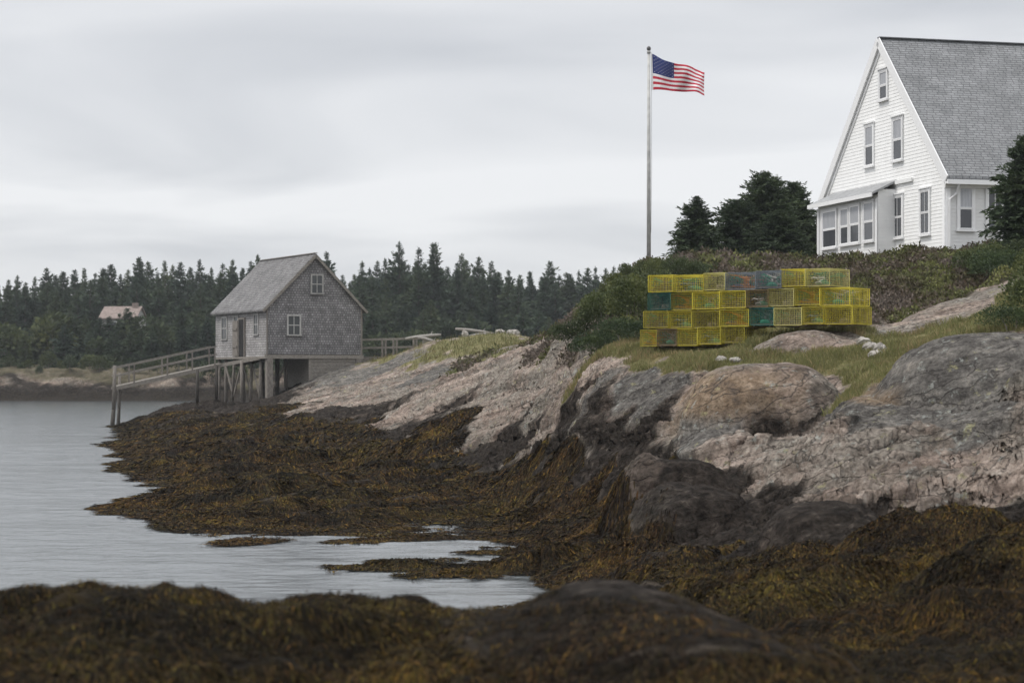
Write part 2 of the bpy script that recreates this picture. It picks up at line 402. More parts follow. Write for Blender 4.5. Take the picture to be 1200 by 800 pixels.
col(1150, (1.15, 5, 'w'), (1.15, 9, 'w'), (800, 12.4, 'w'), (735, 15.2, 'w'), (670, 18.3, 'w'), (628, 21, 'w'), (600, 23.6, 'k'), (575, 26, 'r'), (530, 28.8, 'r'), (486, 30.8, 'y'), (2.75, 33, 'y'), (3.2, 35.2, 'y'), (3.5, 36.6, 'y'), (382, 39, 'g'), (368, 42.6, 'g'), (355, 45, 'r'), (336, 47.8, 'r'), (5.2, 50, 'h'), (318, 56, 'h'), (295, 66, 'h'), (7.7, 76, 'g'), (7.2, 115, 'g'), (3, 150, 'g'))
col(1210, (1.2, 5, 'w'), (1.2, 9, 'w'), (800, 12, 'w'), (724, 15.3, 'w'), (660, 18, 'w'), (618, 21, 'w'), (592, 23.8, 'k'), (560, 26, 'r'), (505, 28.5, 'r'), (455, 31, 'r'), (415, 33.4, 'y'), (390, 36, 'g'), (372, 39, 'g'), (342, 44, 'g'), (322, 48, 'r'), (312, 55, 'h'), (296, 65, 'h'), (7.7, 76, 'g'), (7.2, 115, 'g'), (3, 150, 'g'))
for px in (1400, 1800):
    col(px, (1.3, 5, 'w'), (1.3, 12, 'w'), (1.5, 18, 'w'), (2.0, 24, 'r'), (3.0, 30, 'r'), (4.2, 36, 'g'), (5.4, 44, 'g'), (6.4, 55, 'h'), (7.6, 70, 'g'), (7.6, 100, 'g'), (3, 150, 'g'))

SA = np.array([(s[0] / 100, math.log(s[2]) * 12, s[1]) for s in S], dtype=np.float64)
MATS = 'wkryogh'
SM = np.array([[1.0 if s[3] == m else 0.0 for m in MATS] for s in S])


def rbf(P, vals, smooth=1e-3):
    D = np.sqrt(((P[:, None, :] - P[None, :, :]) ** 2).sum(-1) + .02)
    n = len(P)
    A = np.zeros((n + 3, n + 3))
    A[:n, :n] = -D + np.eye(n) * smooth
    A[:n, n] = 1; A[:n, n + 1:] = P; A[n, :n] = 1; A[n + 1:, :n] = P.T
    b = np.zeros(n + 3); b[:n] = vals
    return np.linalg.solve(A, b)


W = rbf(SA[:, :2], SA[:, 2])
PXC = np.arange(-700, 1901, 10.0)                      # coarse survey grid
LVC = np.linspace(math.log(4.6), math.log(150), 460)
gu, gv = np.meshgrid(PXC / 100, LVC * 12)
Q = np.stack([gu.ravel(), gv.ravel()], 1)
ZC = np.empty(len(Q)); MC = np.empty((len(Q), len(MATS)))
for i in range(0, len(Q), 20000):
    q = Q[i:i + 20000]
    D2 = ((q[:, None, :] - SA[None, :, :2]) ** 2).sum(-1)
    ZC[i:i + 20000] = -np.sqrt(D2 + .02) @ W[:len(SA)] + W[len(SA)] + q @ W[len(SA) + 1:]
    wgt = 1 / (D2 + .01) ** 2.2
    MC[i:i + 20000] = (wgt @ SM) / wgt.sum(1, keepdims=True)
ZC = ZC.reshape(gu.shape); MC = MC.reshape(gu.shape + (len(MATS),))


def grid_sample(A, pxs, lvs, px, lv):
    i = np.clip(np.interp(px, pxs, np.arange(len(pxs))), 0, len(pxs) - 1.001)
    j = np.clip(np.interp(lv, lvs, np.arange(len(lvs))), 0, len(lvs) - 1.001)
    i0 = i.astype(int); j0 = j.astype(int); fi = i - i0; fj = j - j0
    if A.ndim == 3:
        fi = fi[..., None]; fj = fj[..., None]
    return (A[j0, i0] * (1 - fi) + A[j0, i0 + 1] * fi) * (1 - fj) + (A[j0 + 1, i0] * (1 - fi) + A[j0 + 1, i0 + 1] * fi) * fj


# fine sheet: polar rows, finer where the view needs it
PXF = np.concatenate([np.arange(-700, -40, 22.0), np.arange(-40, 1240, 1.35), np.arange(1240, 1901, 22.0)])
LVF = np.linspace(math.log(4.6), math.log(150), 1650)
gp, gl = np.meshgrid(PXF, LVF)
D = np.exp(gl)
X = (gp - CX) / F * D
Y = D
w1 = noise2(X / 2.2, Y / 2.2, 40) + .5 * noise2(X / .8, Y / .8, 41)
w2 = noise2(X / 2.2, Y / 2.2, 42) + .5 * noise2(X / .8, Y / .8, 43)
Z = grid_sample(ZC, PXC, LVC, gp, gl)
warp = np.clip(D / 40, .3, 1.2)
MM = grid_sample(MC, PXC, LVC, gp + 28 * w1, gl + .022 * w2 * warp)
wk = {m: MM[..., i] for i, m in enumerate(MATS)}
rockness = np.clip(wk['k'] + wk['r'] + wk['y'] + wk['o'], 0, 1)
weedness = wk['w']; grassness = wk['g']; heathness = wk['h']
smoothrock = np.clip(wk['y'] + wk['o'], 0, 1)


def dome(px, d, hw, depth, ztop, rz, rot=0.0, power=2.0):
    """a rounded bedrock knob: half width hw and half depth in metres"""
    global Z
    c = at(px, HY, d)
    cr, sr = math.cos(rot), math.sin(rot)
    dx = X - c.x; dy = Y - c.y
    wob = 1 + .10 * noise2(X / (hw * .8) + 3, Y / (hw * .8), 60)
    a = np.abs((dx * cr + dy * sr) / hw) * wob; b = np.abs((-dx * sr + dy * cr) / depth) * wob
    q = a ** power + b ** power
    ze = ztop - rz * np.minimum(q, 4) ** 1.15
    k_ = .05
    hmix = np.clip(.5 + .5 * (ze - Z) / k_, 0, 1)          # soft union with the ground round it
    Z = np.where(q < 4, Z * (1 - hmix) + ze * hmix + k_ * hmix * (1 - hmix) * .5, Z)
    return q


q_o = dome(892, 38.0, 1.68, 1.75, 3.26, 1.15, power=3.2)
q_s = dome(944, 42.1, 1.3, 1.1, 3.92, .55, power=2.3)
q_d = dome(965, 24.9, .92, 1.3, 1.49, .6, power=2.8)
q_b = dome(812, 30.4, .98, 1.3, 1.40, .6, .2, 2.8)
q_b2 = dome(800, 32.5, 1.0, .95, 1.60, .5, .1, 2.6)
q_g = dome(1160, 34.2, 2.3, 2.3, 3.74, 1.7, -.2, 2.8)
q_f = dome(790, 11.6, 1.5, 1.5, 1.61, .62, -.35)
dome(100, 12.5, 1.4, 1.3, 1.62, .6); dome(230, 13, .7, .9, 1.63, .45); dome(400, 12.2, .9, 1.1, 1.6, .5)
dome(640, 31.2, 1.0, 1.3, .42, .6); dome(800, 26, 1.0, 1.4, .95, .5)
dome(1010, 16.8, 1.1, 1.2, 1.16, .55); dome(1130, 16.5, .8, 1.0, 1.32, .55); dome(860, 21, 1.1, 1.2, 1.0, .5)
dome(265, 40.8, 1.25, 1.2, .2, .4); dome(300, 47.3, 3.6, 2.4, .52, .7)
pool = sstep(340, 400, gp) * sstep(650, 610, gp) * sstep(27.5, 29, D) * sstep(39, 36, D)
pn = noise2(X / 1.25 + 3, Y / .62, 61) + .55 * noise2(X / .45, Y / .26, 62) + .3 * noise2(X / .16, Y / .12, 63)
Z = np.where(pool > 0, np.maximum(Z, (-.105 + .115 * pn + .025 * (gp - 480) / 120) * pool - .12 * (1 - pool)), Z)
Z = np.where((pool > .3), np.minimum(Z, .05 + .5 * np.maximum(Z - .05, 0)), Z)

# relief of the surface itself
th = R(14)                                               # run of the rock beds
ct, st = math.cos(th), math.sin(th)
Z0 = Z.copy()
YZ = Y + 1.25 * Z0                                       # distance measured up the slope
XZ = X + .9 * Z0
sa = XZ * ct + YZ * st; sb = -XZ * st + YZ * ct            # along / across the beds
sbw = sb + .5 * noise2(XZ / 1.7, YZ / 1.7, 3) + .14 * noise2(XZ / .5, YZ / .5, 4)
saw_ = sa + .3 * noise2(XZ / 1.1, YZ / 1.1, 5)
def lod(lam):                                           # drop relief finer than the sheet can carry
    return sstep(1.5, 4.0, lam / (D / F))
rid = lambda n: 1 - np.abs(n)
bil = lambda n: np.abs(n) - .32
bd_ = Z0 - .30 * X + .03 * Y + .16 * noise2(X / 3.2, Y / 4.5, 3) + .05 * noise2(X / .9, YZ / .9, 4)   # height in the stack of dipping beds
al_ = X + .3 * Z0 + .55 * Y                              # along the beds
bg_ = np.maximum(np.hypot(np.gradient(bd_, axis=1) / np.gradient(X, axis=1), .33), .33)
beds = (.34 * (noise2(al_ / 14, bd_ / .85, 7)) * lod(.8)
        + .24 * bil(noise2(al_ / 8, bd_ / .42, 8)) * lod(.6)
        + .13 * bil(noise2(al_ / 3.6, bd_ / .19, 9)) * lod(.3)
        + .06 * bil(noise2(al_ / 1.1, bd_ / .08, 13)) * lod(.14))
crumb = (.42 * bil(noise2(saw_ / 1.9, sbw / .9, 18)) * lod(.7) + .22 * bil(noise2(saw_ / .7, sbw / .36, 14)) * lod(.33)
         + .10 * bil(noise2(XZ / .33, YZ / .28, 10)) * lod(.3) + .05 * bil(noise2(saw_ / .2, sbw / .12, 11)) * lod(.14))
cw = .46 + .54 * wk['r'] * sstep(35, 31, D) * sstep(900, 1000, gp)
fine = .032 * noise2(XZ / .08, YZ / .08, 12) * lod(.09) + .05 * noise2(XZ / .2, YZ / .16, 19) * lod(.18)
rock = beds * (1.05 - .45 * (cw - .46)) + crumb * cw + fine
blk = np.abs(noise2(al_ / 4.5, bd_ / .8, 16)); crack = -sstep(.06, .0, blk) * .20 * lod(.4)
blk2 = np.abs(noise2(sa / 1.4 + 9, sb / 2.6, 17)); crack = crack - sstep(.05, .0, blk2) * .10 * lod(.2)
tw = R(40); r1 = X * math.cos(tw) + Y * math.sin(tw) + .6 * Z0; r2 = -X * math.sin(tw) + Y * math.cos(tw) + .9 * Z0 + .5 * noise2(X / 2.5, Y / 2.5, 24)
weedn = (.66 * (np.abs(noise2(r1 / 4.2, r2 / 1.9, 20)) - .3) * lod(1)
         + .22 * (np.abs(noise2(r1 / 1.5, r2 / .75, 21)) - .3) * lod(.5)
         + (.10 + .10 * sstep(19, 15, D)) * (np.abs(noise2(XZ / .34, YZ / .28, 22)) - .3) * lod(.25)
         + .035 * noise2(XZ / .11, YZ / .11, 23) * lod(.1))
shore = np.clip(.42 + Z * 1.2, .42, 1)
grassn = .05 * noise2(X / 1.1, Y / 1.1, 25) + .04 * noise2(X / .35, Y / .35, 26) * lod(.35)
heathn = .62 * (np.abs(noise2(X / 1.9, Y / 2.6, 27)) - .46) + .26 * (np.abs(noise2(X / .7, Y / .7, 28)) - .3) * lod(.7)
isd = lambda q: sstep(1.15, .6, q)
slab = wk['r'] * sstep(42.4, 43.6, D) * sstep(1005, 1030, gp) * sstep(53, 50, D)
knob = np.maximum.reduce([.8 * isd(q_o), .65 * isd(q_g), .8 * isd(q_s), .8 * isd(q_d), .75 * isd(q_b), .75 * isd(q_b2), .85 * isd(q_f), .85 * slab])
relief = (rock + crack) * (1 - .62 * smoothrock) * (1 - knob)
Z = Z + rockness * relief + weedness * (1 - .7 * isd(q_f)) * weedn * shore * (1 - .5 * sstep(19, 15, D)) + grassness * grassn + heathness * heathn
Zn = Z.copy()

# cover colours by height and place (tide line, lichen, grass, painted dome shade)
n_l = fbm(X / 3.0, Y / 3.0, 30, 3); n_s = fbm(X / .7, Y / .7, 33, 3)
heff = Z - .75 * sstep(16.5, 14.5, D)
m_weed = np.clip(sstep(.42, .6, weedness + .22 * n_s + .12 * n_l), 0, 1)
m_dark = np.clip(sstep(.24, .78, wk['k'] + .45 * n_s + .2 * n_l + .3 * sstep(1.7, 1.2, heff) - .04), 0, 1)
m_grass = sstep(.42, .62, grassness + .4 * n_s + .22 * n_l - .5 * sstep(80, 90, D) * sstep(.0, .3, noise2(X / 2.6, Y / 7, 35) + .6 * noise2(X / .8, Y / 2, 36)))
m_heath = sstep(.4, .6, heathness + .25 * n_s)
m_grey = sstep(.3, .7, wk['y'] + .25 * n_l)
m_rust = sstep(.3, .75, wk['o'] + .35 * n_l + .15 * n_s)
isd = lambda q: sstep(1.05, .75, q)
m_dark = np.maximum(m_dark, np.maximum(isd(q_d) * .8, np.maximum(isd(q_b) * .9, isd(q_b2) * .8)))
m_weed = m_weed * (1 - isd(q_d) * sstep(-.25, .2, n_s + .5 - sstep(1.2, .9, Z))) * (1 - .95 * isd(q_b)) * (1 - isd(q_b2))
holes = sstep(.22, .42, noise2(r1 / 3.4, r2 / .9, 37) + .35 * n_s) * sstep(.12, .35, Z) * sstep(17, 20, D)
m_dark = np.maximum(m_dark, holes * m_weed); m_weed = m_weed * (1 - .85 * holes)
fr = isd(q_f) * sstep(-.5, .1, n_s + .3 * n_l + 1.6 * (Z - 1.5))
m_weed = m_weed * (1 - .6 * fr); m_dark = np.maximum(m_dark, fr)
m_grass = m_grass * (1 - isd(q_s)) * (1 - isd(q_o)) * (1 - isd(q_g)); m_heath = m_heath * (1 - isd(q_s))
m_rust = np.maximum(m_rust * .5, isd(q_o) * sstep(-.25, .25, n_l + .3 * n_s + .9 - np.abs(gp - 845) / 55)) * sstep(3.25, 2.9, Z)
m_dark = np.maximum(m_dark * (1 - .55 * isd(q_o)), .42 * isd(q_o) * sstep(2.75, 2.1, Z + .25 * n_s) * sstep(-.35, .15, n_s + .2) * sstep(830, 880, gp))  # shade on the rusty dome's lower face painted in as dark blotches
m_grey = np.maximum(m_grey * (1 - isd(q_o) * .6), isd(q_g))
m_rust = np.maximum(m_rust, .9 * sstep(.55, .75, q_g + .1 * n_s) * sstep(1.25, 1.0, q_g) * sstep(1075, 1045, gp) * sstep(32.6, 33.4, D))
m_dark = m_dark * (1 - isd(q_g) * .8)

nr, nc = X.shape
idx = np.arange(nr * nc).reshape(nr, nc)
quads = np.stack([idx[:-1, :-1], idx[:-1, 1:], idx[1:, 1:], idx[1:, :-1]], -1).reshape(-1, 4)
# 3-D roughening along the surface normal so steep faces break up too
dzx = np.gradient(Z, axis=1) / np.maximum(np.gradient(X, axis=1), 1e-4)
dzd = np.gradient(Z, axis=0) / np.gradient(D, axis=0)
nx, ny = -dzx, -(dzd - dzx * (gp - CX) / F)
nl = np.sqrt(nx * nx + ny * ny + 1); nx /= nl; ny /= nl
rough3 = (.12 * noise2(al_ / 1.8, (Z - .3 * X) / .30, 50) * lod(.4) + .07 * noise2(al_ / .6, (Z - .3 * X) / .11, 51) * lod(.2)) * rockness * (1 - knob) * sstep(.15, .5, np.sqrt(nx * nx + ny * ny))
Vt = np.stack([X + nx * rough3, Y + ny * rough3, Z + rough3 * .2], -1).reshape(-1, 3)
ones = np.ones_like(Z)
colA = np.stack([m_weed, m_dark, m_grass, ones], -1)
colB = np.stack([m_heath, m_grey, m_rust, ones], -1)


def ground(x, y):
    px = CX + x / np.maximum(y, .1) * F
    return grid_sample(Zn, PXF, LVF, px, np.log(np.maximum(y, 4.7)))


def gz(x, y):
    return float(ground(np.array([x]), np.array([y]))[0])


# bedrock / ground material
g = N('bedrock_and_turf')
A = g.n('ShaderNodeAttribute', attribute_name='coverA'); B = g.n('ShaderNodeAttribute', attribute_name='coverB')
sA = g.n('ShaderNodeSeparateColor'); sB = g.n('ShaderNodeSeparateColor')
g.l(A.outputs['Color'], sA.inputs[0]); g.l(B.outputs['Color'], sB.inputs[0])
weed_, dark_, grass_ = sA.outputs[0], sA.outputs[1], sA.outputs[2]
heath_, grey_, rust_ = sB.outputs[0], sB.outputs[1], sB.outputs[2]
P0 = g.pos(); PS = g.pos((1, 1, 1.3), (0, 0, -th)); 
PSs = g.n('ShaderNodeMapping'); PSs.inputs['Scale'].default_value = (.35, 1.5, 1.5); g.l(PS, PSs.inputs['Vector'])
def gdot(v3):
    o = g.n('ShaderNodeVectorMath', operation='DOT_PRODUCT'); g.l(P0, o.inputs[0]); o.inputs[1].default_value = v3
    return o.outputs['Value']
cbd = g.n('ShaderNodeCombineXYZ'); g.l(gdot((.32, .17, .1)), cbd.inputs[0]); g.l(gdot((-.60, .06, 2.0)), cbd.inputs[1])
nb0 = g.noise(cbd.outputs[0], 1.3, 6, .58, .5)
niso = g.noise(P0, 2.6, 10, .7, .15)
nb = g.math('ADD', g.math('MULTIPLY', nb0, .5), g.math('MULTIPLY', niso, .5))
nf = g.noise(P0, 5.5, 8, .68, .2)
nm = g.noise(P0, .55, 5, .6)
nsp = g.noise(P0, 11, 7, .75)
rockc = g.ramp(nb, [(.38, (.045, .036, .030)), (.46, (.17, .132, .11)), (.54, (.32, .255, .213)), (.64, (.48, .40, .345))])
rockc = g.mix(g.math('MULTIPLY', g.ramp(nm, [(.42, 0.0), (.6, 1.0)]), .7), rockc, g.ramp(nf, [(.32, (.10, .092, .08)), (.5, (.21, .195, .168)), (.7, (.34, .32, .275))]))
greyc = g.ramp(g.math('ADD', g.math('MULTIPLY', g.noise(cbd.outputs[0], 1.7, 6, .6, .6), .4), g.math('MULTIPLY', g.noise(g.pos((1, 1, 1), (.3, .2, .9)), 3.4, 10, .72), .6)), [(.36, (.035, .032, .029)), (.46, (.10, .093, .086)), (.55, (.175, .163, .148)), (.66, (.32, .29, .25))])
rockc = g.mix(grey_, rockc, greyc)
rustc = g.ramp(g.noise(P0, 2.4, 8, .66), [(.32, (.09, .07, .055)), (.46, (.22, .155, .10)), (.58, (.33, .25, .175)), (.72, (.38, .34, .29))])
rockc = g.mix(g.math('MULTIPLY', rust_, .8), rockc, rustc)
# lichen patches and dark cracks
lich = g.ramp(g.noise(P0, 3.1, 6, .7), [(.6, 0.0), (.68, 1.0)])
rockc = g.mix(g.math('MULTIPLY', lich, .55), rockc, (.40, .38, .20))
lich2 = g.ramp(g.noise(g.pos((1.1, 1.1, 1.1), (1, 2, 0)), 4.0, 6, .7), [(.58, 0.0), (.66, 1.0)])
rockc = g.mix(g.math('MULTIPLY', lich2, .6), rockc, (.36, .38, .35))
rockc = g.mix(1.0, rockc, g.ramp(nsp, [(.32, .42), (.52, 1.0), (.72, 1.4)]), 'MULTIPLY')
vo = g.n('ShaderNodeTexVoronoi', feature='DISTANCE_TO_EDGE'); vo.inputs['Scale'].default_value = 1.5
wv = g.n('ShaderNodeVectorMath', operation='ADD'); g.l(cbd.outputs[0], wv.inputs[0])
nv = g.n('ShaderNodeTexNoise'); nv.inputs['Scale'].default_value = 1.2; nv.inputs['Detail'].default_value = 4; g.l(P0, nv.inputs['Vector']); g.l(nv.outputs['Color'], wv.inputs[1])
g.l(wv.outputs[0], vo.inputs['Vector'])
crk = g.ramp(vo.outputs['Distance'], [(0, 0.0), (.028, 1.0)])
rockc = g.mix(g.math('MULTIPLY', g.math('SUBTRACT', 1.0, crk), .8), rockc, (.05, .045, .042))
darkc = g.ramp(nf, [(.32, (.005, .0043, .0038)), (.47, (.016, .0135, .0115)), (.6, (.04, .033, .028)), (.74, (.13, .108, .092))])
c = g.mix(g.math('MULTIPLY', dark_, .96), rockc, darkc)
weedc = g.ramp(g.noise(P0, 3.2, 7, .66), [(.3, (.007, .006, .005)), (.48, (.016, .013, .009)), (.62, (.034, .025, .013)), (.78, (.07, .05, .017))])
c = g.mix(weed_, c, weedc)
grassc = g.ramp(g.noise(P0, 2.2, 6, .65), [(.3, (.10, .085, .05)), (.5, (.16, .155, .07)), (.7, (.26, .22, .12))])
c = g.mix(grass_, c, grassc)
heathc = g.ramp(g.noise(P0, 1.6, 6, .65), [(.3, (.05, .045, .032)), (.5, (.10, .088, .06)), (.7, (.17, .14, .115))])
c = g.mix(heath_, c, heathc)
hb = g.math('ADD', g.math('MULTIPLY', nf, .6), g.math('ADD', g.math('MULTIPLY', nb, .8), g.math('MULTIPLY', crk, .12)))
nrm = g.bump(g.math('ADD', hb, g.math('MULTIPLY', nsp, .3)), 1.0, .16)
rg = g.mix(g.math('MAXIMUM', weed_, g.math('MULTIPLY', dark_, .7)), (.9, .9, .9), (.75, .75, .75))
m_ground = g.fin(c, rg, nrm, .03)

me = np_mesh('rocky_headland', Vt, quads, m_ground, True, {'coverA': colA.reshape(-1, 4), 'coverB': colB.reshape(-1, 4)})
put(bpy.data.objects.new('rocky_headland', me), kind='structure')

# ------------------------------------------------------------------ water
g = N('sea_water')
p1 = g.pos((.8, 1.6, 1)); p2 = g.pos((.12, .22, 1))
hh = g.math('ADD', g.math('MULTIPLY', g.noise(p1, 2.4, 4, .55, .3), .55), g.math('ADD', g.math('MULTIPLY', g.noise(p2, 1.6, 3, .5), 1.6), g.math('MULTIPLY', g.noise(p1, 9, 2, .5), .12)))
m_water = g.fin((.055, .065, .07), .17, g.bump(hh, .6, .05), .5)
g.b.inputs['IOR'].default_value = 1.55
xs = np.array([-3000, -400, -60, -20, 0, 20, 60, 400, 3000.0]); ys = np.array([-200, 0, 20, 60, 120, 202, 400, 3000.0])
gx, gy = np.meshgrid(xs, ys)
ii = np.arange(gx.size).reshape(gx.shape)
put(bpy.data.objects.new('open_sea', np_mesh('open_sea', np.stack([gx.ravel(), gy.ravel(), 0 * gx.ravel() - .06], 1),
    np.stack([ii[:-1, :-1], ii[:-1, 1:], ii[1:, 1:], ii[1:, :-1]], -1).reshape(-1, 4), m_water)), kind='structure')
wpx = np.concatenate([np.linspace(-900, -70, 60), np.arange(-62, 720, 1.7), np.linspace(730, 900, 12)]); wlv = np.arange(math.log(14), math.log(206), .0013)
wp, wl = np.meshgrid(wpx, wlv); wd_ = np.exp(wl); wx_ = (wp - CX) / F * wd_
def wlod(lam): return sstep(1.6, 4.5, lam / (wd_ / F)) * sstep(1.6, 4.0, lam / (wd_ * .0013))
ws = .55 + .6 * sstep(-.35, .4, noise2(wx_ / 9, wd_ / 14, 85) + .4 * noise2(wx_ / 3, wd_ / 5, 86))      # cat's paws and slicks
wz = ws * (.010 * noise2(wx_ / 1.5 + .2 * wd_, wd_ / .75, 87) * wlod(.75) + .0065 * noise2(wx_ / .6, wd_ / .34, 88) * wlod(.34)
           + .0035 * noise2(wx_ / .28, wd_ / .17, 89) * wlod(.17)) + .012 * noise2(wx_ / 5, wd_ / 2.6, 84)
ii = np.arange(wp.size).reshape(wp.shape)
put(bpy.data.objects.new('sea_water', np_mesh('sea_water', np.stack([wx_, wd_, wz], -1).reshape(-1, 3),
    np.stack([ii[:-1, :-1], ii[:-1, 1:], ii[1:, 1:], ii[1:, :-1]], -1).reshape(-1, 4), m_water)), kind='structure')

# ------------------------------------------------------------------ far shore
def far_height(x, y):
    edge = 201.5 + 3.5 * noise2(x / 22, 0 * x + 3.3, 70) + 1.2 * noise2(x / 5, y / 5, 71)
    s = y - edge
    z = np.where(s < 0, s * .12, 0)
    z = z + .9 * sstep(0, 5, s) + 1.5 * sstep(3, 8, s) + 2.2 * sstep(9, 40, s) + 3.5 * sstep(40, 110, s)
    n = 1.0 * (1 - np.abs(noise2(x / 7, y / 2.5, 72)) - .5) + 1.0 * (1 - np.abs(noise2(x / 2.2, y / 1.1, 73)) - .5) + .15 * noise2(x / .8, y / .8, 74)
    return z + n * sstep(1.0, 4, s) * (1 - .5 * sstep(12, 30, s)) + .12 * noise2(x / 1.2, y / 1.2, 75) * sstep(-1, 1, s)

xs = np.concatenate([np.linspace(-600, -75, 60), np.arange(-74, 40, .22), np.linspace(41, 600, 60)])
ys = np.concatenate([np.arange(194, 222, .16), np.linspace(222.5, 320, 90), np.linspace(330, 2500, 40)])
gx, gy = np.meshgrid(xs, ys)
zz = far_height(gx, gy)
ii = np.arange(gx.size).reshape(gx.shape)
fw = .35 * sstep(1.15, .75, zz + .25 * noise2(gx / 3, gy / 3, 76)); fd = sstep(1.75, 1.3, zz + .25 * noise2(gx / 3, gy / 3, 76))
fg = sstep(2.0, 2.6, zz + 1.1 * noise2(gx / 5, gy / 3, 77))
on = np.ones_like(zz)
me = np_mesh('far_shore', np.stack([gx, gy, zz], -1).reshape(-1, 3), np.stack([ii[:-1, :-1], ii[:-1, 1:], ii[1:, 1:], ii[1:, :-1]], -1).reshape(-1, 4), m_ground, True,
             {'coverA': np.stack([fw, np.maximum(fd, .95 * sstep(-.15, .3, noise2(gx / 4, gy / 2, 78) + .5 * noise2(gx / 1.2, gy / .8, 79))), fg * .5, on], -1).reshape(-1, 4), 'coverB': np.stack([fg * .75, .15 * on, .25 * on, on], -1).reshape(-1, 4)})
put(bpy.data.objects.new('far_shore', me), kind='structure')


# ------------------------------------------------------------------ leaves
def unit(v):
    return v / np.maximum(np.linalg.norm(v, axis=-1, keepdims=True), 1e-6)


def kites(p, d, ln, wd, rng):
    """one four-cornered leaf per row: base, side, tip, side"""
    side = unit(np.cross(d, unit(rng.normal(size=p.shape))))
    mid = p + d * (ln * .45)[:, None]
    V = np.stack([p, mid + side * (wd / 2)[:, None], p + d * ln[:, None], mid - side * (wd / 2)[:, None]], 1)
    n = len(p)
    return V.reshape(-1, 3), np.arange(4 * n).reshape(n, 4)


def spruce_meshes(name, h, r, nbr, segs, per, leaf, seed, base=.06, mat='spruce', power=.9, wid=.5, sparse=.0, ragged=.35):
    rng = np.random.default_rng(seed)
    t = np.sort(rng.random(nbr) ** 1.25) * (.985 - base) + base
    if sparse:                                            # open crown: gaps between whorls
        t = t + .012 * np.sin(t * 90)
    az = np.arange(nbr) * 2.39996 + rng.normal(size=nbr) * .5
    prof = (1 - t) ** power * np.minimum(1, .55 + 3.0 * (t - base))
    lobes = 1 + .22 * np.sin(az * 2 + rng.random() * 6 + t * 5) + .15 * np.sin(az * 3 + t * 14)
    L = r * prof * lobes * (1 - ragged + 2 * ragged * rng.random(nbr)) + .012 * h
    sl = -.30 + 1.0 * t ** 1.5 + rng.normal(size=nbr) * .12
    bd = np.stack([np.cos(az), np.sin(az), sl], 1)
    P, Dr, LN, WD, TN = [], [], [], [], []
    for k in range(segs):
        s = (k + .35 + .5 * rng.random(nbr)) / segs
        c = bd * (L * s)[:, None]; c[:, 2] += t * h - .16 * L * s * s * (1 - t) + .10 * L * np.clip(s - .6, 0, 1)
        for j in range(per):
            ang = rng.uniform(-1.25, 1.25, nbr)
            ca, sa_ = np.cos(ang), np.sin(ang)
            d = np.stack([bd[:, 0] * ca - bd[:, 1] * sa_, bd[:, 0] * sa_ + bd[:, 1] * ca, bd[:, 2] - .10 + .45 * rng.normal(size=nbr)], 1)
            ln = leaf * (.65 + .7 * rng.random(nbr)) * (1.15 - .4 * s) * np.clip(L / (r * .4), .3, 1.2)
            P.append(c + rng.normal(size=c.shape) * leaf * .12); Dr.append(unit(d)); LN.append(ln); WD.append(ln * wid); TN.append(np.clip((s - .55) * 1.3, 0, 1) * rng.random(nbr))
    # leader
    nl_ = 14
    P.append(np.stack([0 * np.arange(nl_), 0 * np.arange(nl_), np.linspace(.9, .99, nl_) * h], 1))
    Dr.append(unit(np.stack([rng.normal(size=nl_) * .5, rng.normal(size=nl_) * .5, np.ones(nl_)], 1)))
    LN.append(np.full(nl_, leaf * .6)); WD.append(np.full(nl_, leaf * .2)); TN.append(np.zeros(nl_))
    P, Dr, LN, WD, TN = np.concatenate(P), np.concatenate(Dr), np.concatenate(LN), np.concatenate(WD), np.concatenate(TN)
    V, Fc = kites(P, Dr, LN, WD, rng)
    tone = np.repeat(TN, 4)
    crown = np_mesh(name + '_crown', V, Fc, M[mat], False, {'tone': np.stack([tone] * 3 + [np.ones_like(tone)], 1)})
    mb = MB()
    mb.tube([(0, 0, -.4), (0, 0, .3 * h), (.01 * h, 0, .65 * h), (0, 0, .985 * h)], [.022 * h, .017 * h, .009 * h, .001 * h], 7)
    for k in range(0, nbr, max(1, nbr // 60)):
        e = bd[k] * L[k] * .7
        mb.tube([(0, 0, t[k] * h), (e[0], e[1], t[k] * h + e[2] - .05 * L[k])], [.004 * h, .0015 * h], 4, False)
    return crown, mb.mesh(name + '_trunk', M['bark'])


